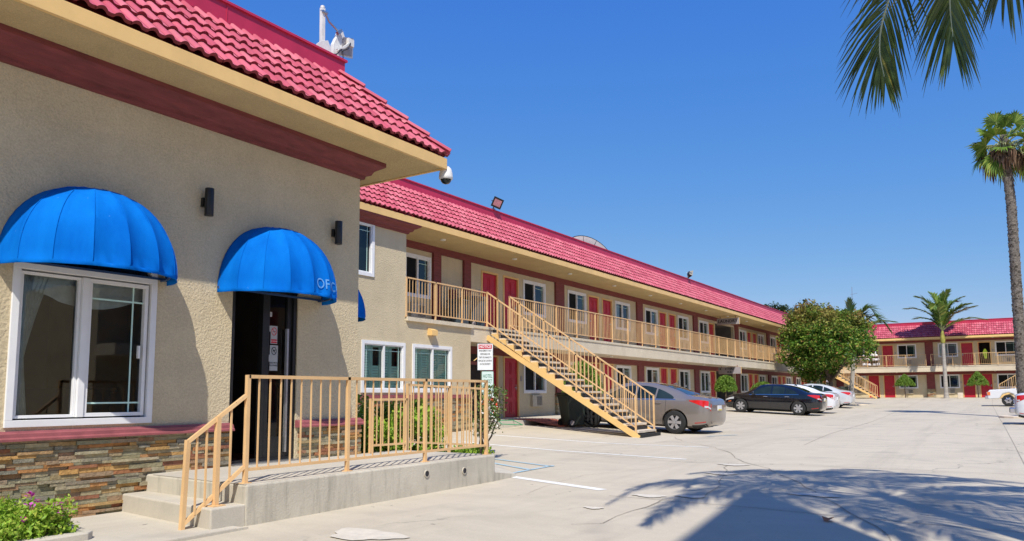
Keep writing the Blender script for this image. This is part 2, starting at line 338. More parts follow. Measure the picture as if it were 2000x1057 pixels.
def leaves(n, centers, rad, size, aspect=.5, flat=0., rnd=None, fold=True):
    # n folded leaf-shaped islands around the given clump centres
    r = rnd or np.random.default_rng(3); cs = np.array(centers)[r.integers(0, len(centers), n)]
    rr = np.array(rad)[r.integers(0, 1, n)] if isinstance(rad, list) else rad
    d = r.normal(size=(n, 3)); d /= np.linalg.norm(d, axis=1)[:, None]; p = cs+d*(rr*r.random(n)**.5)[:, None]
    a = r.normal(size=(n, 3)); a[:, 2] = a[:, 2]*(1-flat)-.3; a /= np.linalg.norm(a, axis=1)[:, None]
    b = np.cross(a, r.normal(size=(n, 3))); b /= np.linalg.norm(b, axis=1)[:, None]
    s = size*(.65+.7*r.random(n))[:, None]; c = np.cross(a, b)
    v = np.stack([p-a*s, p+b*s*aspect+c*s*.15, p+a*s, p-b*s*aspect+c*s*.15], 1).reshape(-1, 3)
    mb = MB(); mb.v = [tuple(x) for x in v.tolist()]; mb.f = [(4*i, 4*i+1, 4*i+2, 4*i+3) for i in range(n)]; mb.m = [0]*n
    return mb
def g(X, Y):
    z = np.interp(X, [-20, 5, 10, 20, 38, 51, 70, 76, 120], [-1.32, -1.26, -1.24, -1.15, -1.07, -.95, -.62, -.5, -.45])
    k = np.interp(X, [12, 20, 55, 70], [0, .05, .045, 0]); return float(z+k*min(max(Y-8, 0), 4.3))
# ---------------------------------------------------------------- frames: (along wall, out of wall, height) -> world
FM = lambda u, v, z: (u, 14.4-v, z)          # long motel wing
FB = lambda u, v, z: (u, 13.1-v, z)          # projecting block of the wing
FF = lambda u, v, z: (78-v, -u, z)           # far wing
FO = lambda u, v, z: (u, 8.15-v, z)          # office front
FS = lambda u, v, z: (8.25+v, u, z)          # office side
FR = lambda u, v, z: (-u, -13.5+v, z)        # opposite wing
def lb(mb, F, u0, u1, v0, v1, z0, z1, mi=0):
    p = F(u0, v0, z0); q = F(u1, v1, z1); return mb.box(p[0], q[0], p[1], q[1], p[2], q[2], mi)
def wallface(mb, F, u0, u1, z0, z1, ops, depth=.16, v=0, mi=0, du=2.0):
    us = sorted(set([u0, u1]+[k for o in ops for k in o[:2] if u0 < k < u1])); zs = sorted(set([z0, z1]+[k for o in ops for k in o[2:] if z0 < k < z1]))
    for a, b in zip(us, us[1:]):
        for c, d in zip(zs, zs[1:]):
            um, zm = (a+b)/2, (c+d)/2
            if any(o[0] < um < o[1] and o[2] < zm < o[3] for o in ops): continue
            mb.quad(F(a, v, c), F(b, v, c), F(b, v, d), F(a, v, d), mi)
    for o in ops:
        a, b, c, d = o
        for p, q in (((a, c), (b, c)), ((b, c), (b, d)), ((b, d), (a, d)), ((a, d), (a, c))):
            mb.quad(F(p[0], v, p[1]), F(q[0], v, q[1]), F(q[0], v-depth, q[1]), F(p[0], v-depth, p[1]), mi)
def ring(mb, F, u0, u1, z0, z1, w, v0, v1, mi=0):
    lb(mb, F, u0, u1, v0, v1, z1-w, z1, mi); lb(mb, F, u0, u1, v0, v1, z0, z0+w, mi)
    lb(mb, F, u0, u0+w, v0, v1, z0+w, z1-w, mi); lb(mb, F, u1-w, u1, v0, v1, z0+w, z1-w, mi)
def window(F, u0, u1, z0, z1, parent, curtain=None, left_dark=True, shutters=False, flip=False):
    mb = MB(); ring(mb, F, u0, u1, z0, z1, .085, -.07, .03); um = (u0+u1)/2
    lb(mb, F, um-.028, um+.028, -.05, .018, z0+.085, z1-.085)
    ring(mb, F, u0+.085, u1-.085, z0+.085, z1-.085, .03, -.06, .005)
    f = part(mb, 'window', 'white', parent)
    gl = MB(); gl.quad(F(u0+.1, -.048, z0+.1), F(u1-.1, -.048, z0+.1), F(u1-.1, -.048, z1-.1), F(u0+.1, -.048, z1-.1))
    part(gl, 'pane', 'clear' if (shutters or curtain) else 'glass', f)
    if not (shutters or curtain) and left_dark:
        sc = MB(); lb(sc, F, u0+.116, um-.029, -.041, -.037, z0+.116, z1-.116); part(sc, 'screen', 'screen', f)
    mu = MB()
    for a, b in ((u0+.11, um-.03), (um+.03, u1-.11)):
        zt = z1-.11-.13
        lb(mu, F, a, b, -.044, -.040, zt, zt+.014)
        uu = b-.10 if a > um else a+.10
        lb(mu, F, uu, uu+.014, -.044, -.038, z0+.11, z1-.11)
    part(mu, 'muntin', 'shutter', f)
    if curtain or shutters:
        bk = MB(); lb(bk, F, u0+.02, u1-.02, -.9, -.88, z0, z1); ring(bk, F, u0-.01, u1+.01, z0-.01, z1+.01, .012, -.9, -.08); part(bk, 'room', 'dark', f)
    if shutters:
        sh = MB(); ww = (u1-u0-.2)/4
        for k in range(4):
            a = u0+.1+k*ww; ring(sh, F, a+.005, a+ww-.005, z0+.1, z1-.1, .05, -.14, -.10)
            zz = z0+.15
            while zz < z1-.16:
                if not (zz > z0+(z1-z0)*.52 and k % 2 == 1 and flip): 
                    p0 = F(a+.05, -.12, zz); lb(sh, F, a+.05, a+ww-.05, -.128, -.118, zz, zz+.058)
                zz += .066
        part(sh, 'shutter', 'shutter', f)
    if curtain == 'net':
        cm = MB(); n = 26
        for k in range(n):
            a = u0+.08+(um-u0-.1)*k/n; b = u0+.08+(um-u0-.1)*(k+1)/n
            cm.quad(F(a, -.16-.02*(k % 2), z0), F(b, -.16-.02*((k+1) % 2), z0), F(b, -.16-.02*((k+1) % 2), z1), F(a, -.16-.02*(k % 2), z1))
        part(cm, 'curtain', 'curtain', f)
    return f
def door(F, u0, u1, z0, z1, parent, handle_right=True, openleaf=False, label=None):
    fr = MB(); w = .065
    lb(fr, F, u0-w, u1+w, -.08, .022, z1, z1+w); lb(fr, F, u0-w, u0, -.08, .022, z0, z1); lb(fr, F, u1, u1+w, -.08, .022, z0, z1)
    d = MB()
    if not openleaf:
        lb(d, F, u0, u1, -.075, -.04, z0, z1)
        W = u1-u0; H = z1-z0
        for a, b in ((.10, .46), (.54, .90)):
            for c, e in ((.05, .27), (.33, .66), (.72, .94)):
                ring(d, F, u0+W*a, u0+W*b, z0+H*c, z0+H*e, .022, -.04, -.028); lb(d, F, u0+W*a+.045, u0+W*b-.045, -.04, -.032, z0+H*c+.045, z0+H*e-.045)
    else:
        p = F(u0, -.06, z0)
        lb(d, F, u0, u0+.04, -.85, -.07, z0, z1)
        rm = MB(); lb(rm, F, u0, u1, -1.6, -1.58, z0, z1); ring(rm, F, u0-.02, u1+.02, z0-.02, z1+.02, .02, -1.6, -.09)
    dd = part(d, 'door', 'door', parent); part(fr, 'door_frame', 'tan', dd)
    if openleaf: part(rm, 'room', 'dark', dd)
    if label: dd['label'] = label
    if not openleaf:
        h = MB(); uu = u1-.08 if handle_right else u0+.08; sg = -1 if handle_right else 1
        lb(h, F, uu-.022, uu+.022, -.04, -.028, z0+.92, z0+1.12); lb(h, F, min(uu, uu+sg*.12), max(uu, uu+sg*.12), -.02, .01, z0+.99, z0+1.015); lb(h, F, uu-.008, uu+.008, -.04, .01, z0+.985, z0+1.02)
        part(h, 'handle', 'metal', dd)
    return dd
def acunit(F, u, z, parent, dark=False):
    mb = MB(); lb(mb, F, u-.33, u+.33, -.02, .10, z-.21, z+.21); o = part(mb, 'air_conditioner', 'ac', parent, bev=.01)
    gm = MB()
    for k in range(9): lb(gm, F, u-.02, u+.29, .10, .108, z-.16+k*.037, z-.145+k*.037)
    for k in range(4): lb(gm, F, u-.02+k*.1, u-.008+k*.1, .108, .112, z-.17, z+.15)
    part(gm, 'grille', 'acdark', o); return o
def tiles(mb, F, u0, u1, v_e, z_e, run, rows, tw=.18, hip0=False, hip1=False, amp=.036):
    c = .70711; L = run/c/rows; prof = [(0, 0), (.07, .45), (.17, .82), (.3, 1), (.43, .82), (.54, .45), (.63, 0), (.8, -.14), (1.0, -.05)]
    n = int((u1-u0)/tw)+1
    for r in range(rows):
        s0 = r*L; s1 = (r+1)*L+.03
        for k in range(n):
            a = u0+k*tw; vs = []; jit = random.uniform(-.004, .004); dj = random.uniform(-.01, .01)
            lo, hi = u0, u1
            if hip0: lo = u0+s0*c
            if hip1: hi = u1-s0*c
            if a > hi-.02 or a+tw < lo+.02: continue
            rowsv = []
            for s, lift, q in ((s0+dj, .046+jit, 0), (s0+dj, .006+jit, 0), (s1, .004, 1)):
                line = []
                for t, h in prof:
                    u = a+t*tw
                    l2, h2 = u0, u1
                    if hip0: l2 = u0+min(s, run/c)*c
                    if hip1: h2 = u1-min(s, run/c)*c
                    u = min(max(u, l2), h2); hh = amp*h+lift
                    line.append(F(u, v_e-s*c+hh*c, z_e+s*c+hh*c))
                rowsv.append(line)
            m = len(prof); f1 = [(i, i+1, 2*m+i+1, 2*m+i) for i in range(m-1)]
            o = len(mb.v); mb.add(rowsv[0]+rowsv[1]+rowsv[2], [], 0)
            mb.f += [tuple(o+x for x in f) for f in f1]; mb.m += [0]*len(f1)
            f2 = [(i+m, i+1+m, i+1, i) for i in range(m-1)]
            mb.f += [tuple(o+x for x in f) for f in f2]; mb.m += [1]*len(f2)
def stonewall(F, u0, u1, z0, z1, parent, seed=1, rowh=.042, vmin=.02, name='stone_veneer', lengths=(.09, .36)):
    r = random.Random(seed); mb = MB(); z = z0
    while z < z1-.012:
        h = min(rowh*r.uniform(.75, 1.35), z1-z); u = u0
        while u < u1-.01:
            l = min(r.uniform(*lengths), u1-u)
            if u1-(u+l) < .06: l = u1-u
            v = vmin+r.random()**1.6*.045
            lb(mb, F, u+.0015, u+l-.0015, -.02, v, z+.0015, z+h-.0015); u += l
        z += h
    bk = MB(); o = part(mb, name, 'stone', parent); return o
def railing(path, zt, zb, name, label, loc, step=.115, post=1.5, group=None, base=None, parent=None, balname='baluster_row'):
    # path: list of (x,y[,ztop,zbot,zfloor])
    t = thing(name, label, 'railing', loc, 0, group)
    def P(p): return (p[0], p[1], p[2] if len(p) > 2 else zt, p[3] if len(p) > 2 else zb, p[4] if len(p) > 2 else base)
    pts = [P(p) for p in path]; rl = MB(); br = MB(); bl = MB()
    for a, b in zip(pts, pts[1:]):
        rl.bar((a[0], a[1], a[2]), (b[0], b[1], b[2]), .04, .035); br.bar((a[0], a[1], a[3]), (b[0], b[1], b[3]), .034, .03)
        L = math.hypot(b[0]-a[0], b[1]-a[1]); n = max(1, round(L/step))
        npst = max(1, round(L/post))
        for k in range(1, n):
            f = k/n; q = [a[i]+(b[i]-a[i])*f for i in range(5)]
            bl.bar((q[0], q[1], q[3]), (q[0], q[1], q[2]-.015), .014)
        for k in range(0 if a is pts[0] else 1, npst+1):
            f = k/npst; q = [a[i]+(b[i]-a[i])*f for i in range(5)]
            pm = MB(); pm.box(q[0]-.02, q[0]+.02, q[1]-.02, q[1]+.02, q[4], q[2]+.016); pm.box(q[0]-.05, q[0]+.05, q[1]-.04, q[1]+.04, q[4], q[4]+.008); part(pm, 'post', 'rail', t)
    part(rl, 'top_rail', 'rail', t); part(br, 'bottom_rail', 'rail', t); part(bl, balname, 'rail', t)
    return t

# ---------------------------------------------------------------- ground
gx = sorted(set([-600, -300, -120, -60, -30]+[x*.75-10 for x in range(0, 60)]+[35+2.5*k for k in range(0, 25)]+[110, 140, 200, 320, 600]))
gy = sorted(set([-600, -300, -120, -60, -30, -20, -12]+[-8+.8*k for k in range(0, 33)]+[24, 40, 70, 120, 300, 600]))
mb = MB(); mb.v = [(x, y, g(x, y)) for x in gx for y in gy]; ny = len(gy)
mb.f = [(i*ny+j, (i+1)*ny+j, (i+1)*ny+j+1, i*ny+j+1) for i in range(len(gx)-1) for j in range(ny-1)]; mb.m = [0]*len(mb.f)
struct(mb, 'parking_lot', 'ground', 'pale concrete parking lot with cracks and joints')
def strip(pts, wd, name, mat, label, dz=.004, taper=False, jit=0):
    mb = MB(); P = []
    # densify
    for a, b in zip(pts, pts[1:]):
        n = max(1, int(math.hypot(b[0]-a[0], b[1]-a[1])/.35)); P += [(a[0]+(b[0]-a[0])*k/n, a[1]+(b[1]-a[1])*k/n) for k in range(n)]
    P.append(pts[-1][:2]); rr = random.Random(len(P)); vs = []
    if jit: P = [(x+rr.uniform(-jit, jit), y+rr.uniform(-jit, jit)) for x, y in P]
    for i, p in enumerate(P):
        a = P[max(i-1, 0)]; b = P[min(i+1, len(P)-1)]; dx, dy = b[0]-a[0], b[1]-a[1]; l = math.hypot(dx, dy) or 1
        h = wd/2*(rr.uniform(.4, 1.5) if jit else 1)
        for s in (-1, 1): x, y = p[0]-dy/l*h*s, p[1]+dx/l*h*s; vs.append((x, y, g(x, y)+dz))
    fs = [(2*i, 2*i+1, 2*i+3, 2*i+2) for i in range(len(P)-1)]; mb.add(vs, fs)
    return struct(mb, name, mat, label)
for a, b, wd in (((16.8, 12.2), (16.5, 5.6), .10), ((14.9, 11.2), (13.6, 5.05), .10), ((9.8, 6.5), (9.05, 4.5), .16)): strip([a, b], wd, 'painted_line', 'paint_white', 'white painted parking line')
for a, b in (((12.3, 8.9), (11.32, 6.57)), ((10.15, 6.63), (11.47, 6.65)), ((11.4, 7.9), (10.7, 6.62)), ((20.0, 6.85), (21.04, 6.34))): strip([a, b], .09, 'painted_hatching', 'paint_blue', 'faded light blue painted line', .008)
for pts, wd in (([(19.5, 7.6), (18.06, 6.84), (16.79, 5.7), (15.29, 4.77), (13.56, 3.99), (12.71, 3.39), (11.47, 2.74), (10.62, 2.28), (9.5, 1.82), (8.38, 1.33), (7.54, .99), (5, 0)], .014),
                ([(13.27, 4.15), (11.02, 3.58), (9.9, 3.28), (8.89, 3.13), (8.68, 3.49), (7.59, 3.43), (6.82, 3.38), (6.56, 3.59)], .014), ([(12.2, 4.9), (10.4, 5.5), (8.2, 5.2)], .006), ([(24, 7.2), (20, 6.9), (17.2, 7.2), (15, 8.4)], .008)):
    strip(pts, wd, 'crack', 'crackfill', 'dark irregular crack in the concrete', .006, jit=.05)
for pts in ([(13.9, 8.0), (13.06, 4.95), (13.45, 3.04), (13.7, -6)], [(17.97, 3.93), (22.59, 4.25), (31.14, 4.4), (48.73, 5.24), (74, 6)], [(74, 1.2), (59.12, .99), (30.62, .23), (15.48, -.13), (8, -.4)], [(8.6, 4.2), (8.51, 2.37), (8.4, 1.67), (8.1, -2)], [(28, 9), (27.4, -9)], [(44, 9), (43.5, -9)], [(58, 9), (57.6, -9)]):
    strip(pts, .014, 'joint', 'crackfill', 'straight control joint in the concrete', .005)
for x, y, r in ((5.15, 4.95, .3), (8.8, 3.75, .16), (11.6, 3.75, .18), (9.0, 3.3, .14), (13.0, 4.0, .2), (9.9, 2.05, .22), (7.6, 3.9, .09)):
    mb = MB(); k = 26; mb.add([(x+r*(.8+.14*math.sin(i*.73+y)+.06*math.sin(i*1.9))*math.cos(6.283*i/k), y+1.6*r*(.8+.14*math.sin(i*.73+y)+.06*math.sin(i*1.9))*math.sin(6.283*i/k), g(x, y)+.009) for i in range(k)], [tuple(range(k))]); struct(mb, 'patch', 'crackpale', 'pale filler patch on the concrete')
# front walk beside the office steps
mb = MB(); mb.add([(-6, 6.15, -1.2), (4.05, 6.15, -1.237), (4.75, 6.15, -1.237), (4.75, 8.1, -1.237), (-6, 8.1, -1.2)], [(0, 1, 2, 3, 4)]); mb.prism([(-6, 6.13, -1.36), (4.8, 6.13, -1.36), (4.8, 6.15, -1.36), (-6, 6.15, -1.36)], (0, 0, .122))
struct(mb, 'front_walk', 'walk', 'pale concrete walk along the office wall')
# wing walkway
mb = MB(); xs = [17.9, 22, 30, 40, 50, 58, 66, 76.6]
def wz(x): return max(-.79, g(x, 12.4)+.13)
for a, b in zip(xs, xs[1:]):
    mb.add([(a, 12.5, wz(a)), (b, 12.5, wz(b)), (b, 14.4, wz(b)), (a, 14.4, wz(a)), (a, 12.42, -1.3), (b, 12.42, -1.3)], [(0, 1, 2, 3), (4, 5, 1, 0)])
mb.quad((17.9, 12.42, -1.3), (17.9, 14.4, -1.3), (17.9, 14.4, -.79), (17.9, 12.5, -.79))
struct(mb, 'wing_walkway', 'walk', 'raised concrete walkway along the long wing')
mb = MB(); mb.box(75.6, 78, -14, 12.42, -.6, -.47); struct(mb, 'far_walkway', 'walk', 'concrete walkway along the far wing')
mb = MB(); mb.add([(x, y, (g(x, y)+.012) if y < 12 else wz(x)+.004) for x, y in ((19.9, 11.3), (21.5, 11.3), (21.5, 12.45), (19.9, 12.45), (19.9, 13.3), (21.5, 13.3))], [(0, 1, 2, 3), (3, 2, 5, 4)]); struct(mb, 'red_ramp', 'paver', 'brick red paved ramp up to the walkway')

# ---------------------------------------------------------------- office building
OB = thing('office_building', 'beige stucco motel office with red tiled mansard roof and stone veneer base', 'building', (3, 10, -1.26))
W0, W1, WZ0, WZ1 = 3.50, 5.01, -.30, 1.34
D0, D1, DZ0, DZ1 = 6.04, 7.10, -.866, 1.75
mb = MB()
wallface(mb, FO, -6, 8.25, -1.4, 3.562, [(W0, W1, WZ0, 1.34), (W0+.12, W1-.02, 1.34, 1.80), (D0, D1, DZ0, DZ1)], .2)
mb.quad((8.25, 8.15, -1.4), (8.25, 13.1, -1.4), (8.25, 13.1, 3.562), (8.25, 8.15, 3.562)); mb.quad((-6, 8.15, -1.4), (-6, 14, -1.4), (-6, 14, 3.562), (-6, 8.15, 3.562)); mb.quad((-6, 14, -1.4), (8.25, 14, -1.4), (8.25, 14, 3.562), (-6, 14, 3.562))
part(mb, 'wall', 'stucco', OB)
mb = MB(); mb.box(-7, 9.2, 7.29, 14.5, 3.562, 3.60); part(mb, 'soffit', 'soffit', OB)
mb = MB(); mb.box(-7.05, 9.25, 7.243, 7.29, 3.548, 3.72); mb.box(9.2, 9.25, 7.29, 14.5, 3.548, 3.72); part(mb, 'fascia', 'tan', OB, bev=.004)
# crown moulding wrapped round the corner
mb = MB(); pr = [(.0, 3.293), (.05, 3.293), (.06, 3.34), (.12, 3.36), (.15, 3.42), (.20, 3.45), (.25, 3.48), (.278, 3.50), (.278, 3.5615)]
vs = []
for p, z in pr: vs += [(-6, 8.15-p, z), (8.25+p, 8.15-p, z), (8.25+p, 13.1, z)]
mb.add(vs, [(3*i+j, 3*i+j+1, 3*i+j+4, 3*i+j+3) for i in range(len(pr)-1) for j in (0, 1)]); part(mb, 'crown_moulding', 'brown', OB)
mb = MB(); tiles(mb, FO, -7.1, 9.30, .885, 3.76, 1.15, 5, hip1=True); tiles(mb, lambda u, v, z: (8.25+v, u, z), 7.265, 14.5, 1.05, 3.76, 1.15, 5, hip0=True)
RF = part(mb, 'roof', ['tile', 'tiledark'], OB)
mb = MB(); mb.add([(-7, 7.29, 3.715), (9.22, 7.29, 3.715), (8.1, 8.46, 4.90), (-7, 8.46, 4.90), (9.22, 14.5, 3.715), (8.1, 14.5, 4.90)], [(0, 1, 2, 3), (1, 4, 5, 2)]); mb.box(-7, 8.08, 8.5, 14.5, 4.9, 4.98); part(mb, 'roof_deck', 'tiledark', OB)
mb = MB()
for k in range(5):
    a = Vector((9.32-k*.24, 7.235+k*.24, 3.80+k*.24)); b = a+Vector((-.30, .30, .30)); e = Vector((0, 0, .05*(1)))
    n_ = Vector((.35, -.35, .86)); s_ = Vector((.70, .70, 0)); 
    P4 = [a+s_*.085-n_*.02+e, a+s_*.05+n_*.035+e, a-s_*.05+n_*.035+e, a-s_*.085-n_*.02+e, b+s_*.075-n_*.03, b+s_*.045+n_*.02, b-s_*.045+n_*.02, b-s_*.075-n_*.03]
    mb.add(P4, [(0, 1, 2, 3), (4, 5, 6, 7), (0, 1, 5, 4), (1, 2, 6, 5), (2, 3, 7, 6), (3, 0, 4, 7)])
part(mb, 'hip_tiles', 'tile', OB, bev=.006)
mb = MB(); mb.box(-7, 8.16, 8.43, 8.47, 4.93, 5.20); mb.box(8.12, 8.16, 8.47, 14.5, 4.93, 5.20); mb.box(-7, 8.19, 8.40, 8.56, 5.20, 5.235); mb.box(-7, 8.18, 8.405, 8.43, 4.93, 4.942)
for x in range(-6, 8, 3): mb.box(x, x+.012, 8.422, 8.43, 4.943, 5.2)
part(mb, 'roof_flashing', 'flash', OB)
# stone and sill
stonewall(FO, -6, D0, -1.30, -.43, OB, 2, rowh=.038, lengths=(.07, .40)); stonewall(FO, D1+.045, 8.30, -.866, -.43, OB, 3, vmin=.03)
mb = MB()
r_ = random.Random(4); z = -.866
while z < -.44:
    h = min(r_.uniform(.03, .055), -.43-z); u = 8.10
    while u < 13: l = r_.uniform(.1, .35); mb.box(8.25, 8.25+r_.uniform(.03, .06), u, u+l-.003, z+.0015, z+h-.0015); u += l
    z += h
part(mb, 'stone_veneer', 'stone', OB)
sp = [(.0, -.335), (.045, -.335), (.055, -.352), (.075, -.36), (.08, -.395), (.10, -.41), (.10, -.432), (.0, -.432)]
for a, b in ((-6, D0+.02), (D1-.01, 8.25)):
    mb = MB(); vs = []
    for p, z in sp: vs += [(a, 8.15-p, z), ((b if b < 8 else b+p), 8.15-p, z)]
    if b > 8:
        n = len(sp); vs2 = [v for i in range(n) for v in (vs[2*i], vs[2*i+1], (8.25+sp[i][0], 13.1, sp[i][1]))]
        mb.add(vs2, [(3*i+j, 3*i+j+1, 3*i+j+4, 3*i+j+3) for i in range(n-1) for j in (0, 1)]); mb.add([vs2[3*i] for i in range(n)], [tuple(range(n))])
    else:
        n = len(sp); mb.add(vs, [(2*i, 2*i+1, 2*i+3, 2*i+2) for i in range(n-1)]+[tuple(range(1, 2*n, 2)), tuple(range(0, 2*n, 2))])
    part(mb, 'sill_moulding', 'sill', OB)
# office window, room behind, curtain
mb = MB(); ring(mb, FO, W0, W1, WZ0, WZ1, .07, -.10, .025); um = 4.215; lb(mb, FO, um-.035, um+.035, -.08, .012, WZ0+.085, WZ1-.085)
ring(mb, FO, W0+.086, um-.036, WZ0+.086, WZ1-.086, .03, -.085, -.02); ring(mb, FO, um+.036, W1-.086, WZ0+.086, WZ1-.086, .04, -.07, -.005)
n = 14; cx_ = (W0+W1)/2+.02; a_ = .74; h_ = .42
for k in range(n):
    t0, t1 = math.pi*k/n, math.pi*(k+1)/n
    q = []
    for t in (t0, t1):
        for s in (1, .9): q.append((cx_+a_*s*math.cos(t), 1.342+h_*s*math.sin(t)))
    for vv in (.02,):
        mb.add([FO(q[0][0], vv, q[0][1]), FO(q[1][0], vv, q[1][1]), FO(q[3][0], vv, q[3][1]), FO(q[2][0], vv, q[2][1]), FO(q[1][0], -.09, q[1][1]), FO(q[3][0], -.09, q[3][1])], [(0, 1, 2, 3), (1, 4, 5, 2)])
WN = part(mb, 'window', 'white', OB, bev=.004)
mb = MB(); mb.quad(FO(W0+.1, -.06, WZ0+.1), FO(W1-.1, -.06, WZ0+.1), FO(W1-.1, -.06, WZ1-.1), FO(W0+.1, -.06, WZ1-.1)); part(mb, 'pane', 'clear', WN)
mb = MB(); lb(mb, FO, W0+.12, W1-.02, -.062, -.056, 1.35, 1.8); part(mb, 'fanlight', 'glass', WN)
mb = MB()
for a, b, c, d in ((um+.075, W1-.125, WZ1-.30, WZ1-.282), (um+.075, W1-.125, WZ0+.22, WZ0+.238)): lb(mb, FO, a, b, -.054, -.047, c, d)
lb(mb, FO, W1-.25, W1-.235, -.054, -.046, WZ0+.125, WZ1-.125); part(mb, 'muntin', 'shutter', WN)
mb = MB(); lb(mb, FO, W1-.20, W1-.18, -.005, .03, .42, .56); part(mb, 'latch', 'white', WN)
mb = MB(); zt, zb = WZ1-.02, WZ0
def cw(z):  # curtain tied back near a third of its height
    f = (z-zb)/(zt-zb); return .12+.24*max(0, (f-.42)/.58)**1.2 if f > .42 else .12+.07*((.42-f)/.42)
N, K = 22, 14; vs = [FO(W0+.1+cw(zb+(zt-zb)*j/K)*i/N, -.16-.018*math.sin(i*2.1)*cw(zb+(zt-zb)*j/K)/.2, zb+(zt-zb)*j/K) for j in range(K+1) for i in range(N+1)]
mb.add(vs, [(j*(N+1)+i, j*(N+1)+i+1, (j+1)*(N+1)+i+1, (j+1)*(N+1)+i) for j in range(K) for i in range(N)])
vs = []; N = 30
for j in range(5):
    for i in range(N+1):
        f = i/N; vs.append(FO(W0+.25+f*1.2, -.15-.02*math.sin(j*1.7+i), zt-.02-j*(.05+.04*math.sin(math.pi*f))))
mb.add(vs, [(j*(N+1)+i, j*(N+1)+i+1, (j+1)*(N+1)+i+1, (j+1)*(N+1)+i) for j in range(4) for i in range(N)])
part(mb, 'curtain', 'curtain', WN, smooth=True)
mb = MB(); mb.quad((3.0, 11.5, -.9), (7.6, 11.5, -.9), (7.6, 11.5, 2.4), (3.0, 11.5, 2.4)); mb.quad((3.0, 8.36, -.9), (3.0, 11.5, -.9), (3.0, 11.5, 2.4), (3.0, 8.36, 2.4)); mb.quad((7.6, 8.36, -.9), (7.6, 11.5, -.9), (7.6, 11.5, 2.4), (7.6, 8.36, 2.4))
mb.quad((3.0, 8.36, 2.4), (7.6, 8.36, 2.4), (7.6, 11.5, 2.4), (3.0, 11.5, 2.4)); mb.box(5.45, 5.5, 8.36, 11.5, -.9, 2.4); part(mb, 'interior_wall', 'room', OB)
mb = MB(); mb.box(3.0, 7.6, 8.36, 11.5, -.90, -.87); part(mb, 'interior_floor', 'paver', OB)
mb = MB(); mb.box(3.3, 5.0, 9.0, 9.5, -.87, .05); mb.box(3.25, 5.05, 8.95, 9.55, .05, .09); part(mb, 'counter', 'dark', OB)
mb = MB(); mb.box(6.2, 7.2, 10.6, 11.2, -.87, .15); part(mb, 'display_rack', 'dark', OB)
# office door: dark frame, leaf swung inwards with posted notices
mb = MB(); ring(mb, FO, D0+.002, D1-.002, DZ0, DZ1, .055, -.12, -.02); lb(mb, FO, D0+.5, D0+.545, -.12, -.03, DZ0+.01, DZ1-.06); DR = part(mb, 'door_frame', 'black', OB)
mb = MB(); ring(mb, FO, D0+.55, D1-.06, DZ0+.03, DZ1-.30, .075, -.11, -.05); lb(mb, FO, D0+.62, D1-.13, -.10, -.06, DZ0+.06, DZ0+.32); LF = part(mb, 'door', 'black', OB)
mb = MB(); mb.quad(FO(D0+.60, -.08, DZ0+.3), FO(D1-.12, -.08, DZ0+.3), FO(D1-.12, -.08, DZ1-.36), FO(D0+.60, -.08, DZ1-.36)); part(mb, 'pane', 'dimglass', LF)
mb = MB(); lb(mb, FO, D1-.17, D1-.14, -.05, -.01, -.75, .9); part(mb, 'push_bar', 'metal', LF)
for (a, b, c, d, body, red) in ((.665, .775, .69, .93, 'NO SMOKING', 1), (.66, .79, .33, .67, 'NO PETS\nALLOWED', 0)):
    mb = MB(); lb(mb, FO, D0+a, D0+b, -.077, -.073, c, d); sg = part(mb, 'posted_notice', 'posted', LF)
    ccx = D0+(a+b)/2; cz = d-.075; mb = MB()
    for k in range(20):
        t0, t1 = 6.2832*k/20, 6.2832*(k+1)/20
        mb.quad(FO(ccx+.045*math.cos(t0), -.0715, cz+.055*math.sin(t0)), FO(ccx+.045*math.cos(t1), -.0715, cz+.055*math.sin(t1)), FO(ccx+.036*math.cos(t1), -.0715, cz+.044*math.sin(t1)), FO(ccx+.036*math.cos(t0), -.0715, cz+.044*math.sin(t0)))
    mb.bar(FO(ccx-.03, -.071, cz+.036), FO(ccx+.03, -.071, cz-.036), .008, .001, upv=(0, -1, 0)); part(mb, 'prohibition_mark', 'inkred' if red else 'ink', sg)
    mb = MB()
    if red: mb.bar(FO(ccx-.02, -.0712, cz-.005), FO(ccx+.024, -.0712, cz+.003), .007, .001, upv=(0, -1, 0))
    else:
        mb.bar(FO(ccx-.02, -.0712, cz), FO(ccx+.016, -.0712, cz+.004), .016, .001, upv=(0, -1, 0)); mb.bar(FO(ccx+.016, -.0712, cz+.004), FO(ccx+.024, -.0712, cz+.02), .012, .001, upv=(0, -1, 0))
        mb.bar(FO(ccx-.016, -.0712, cz), FO(ccx-.018, -.0712, cz-.024), .006, .001, upv=(0, -1, 0)); mb.bar(FO(ccx+.012, -.0712, cz), FO(ccx+.014, -.0712, cz-.024), .006, .001, upv=(0, -1, 0))
    part(mb, 'pictogram', 'ink', sg)
    if red:
        mb = MB(); lb(mb, FO, D0+a+.008, D0+b-.008, -.0728, -.071, c+.008, c+.06); part(mb, 'red_band', 'signred', sg)
        text('NO SMOKING', .018, FO(ccx, -.0705, c+.034), (1, 0, 0), (0, 0, 1), 'signwhite', sg)
    else: text(body, .032, FO(ccx, -.0715, c+.085), (1, 0, 0), (0, 0, 1), 'ink', sg)
for a, c, s in ((.60, .45, .07), (.61, .85, .06), (.63, 1.05, .05)):
    mb = MB(); lb(mb, FO, D0+a, D0+a+s, -.077, -.074, c, c+s*1.3); part(mb, 'sticker', 'posted', LF)
mb = MB(); mb.box(D0, D1, 8.0, 8.34, -.866, -.845); part(mb, 'threshold', 'metal', OB)
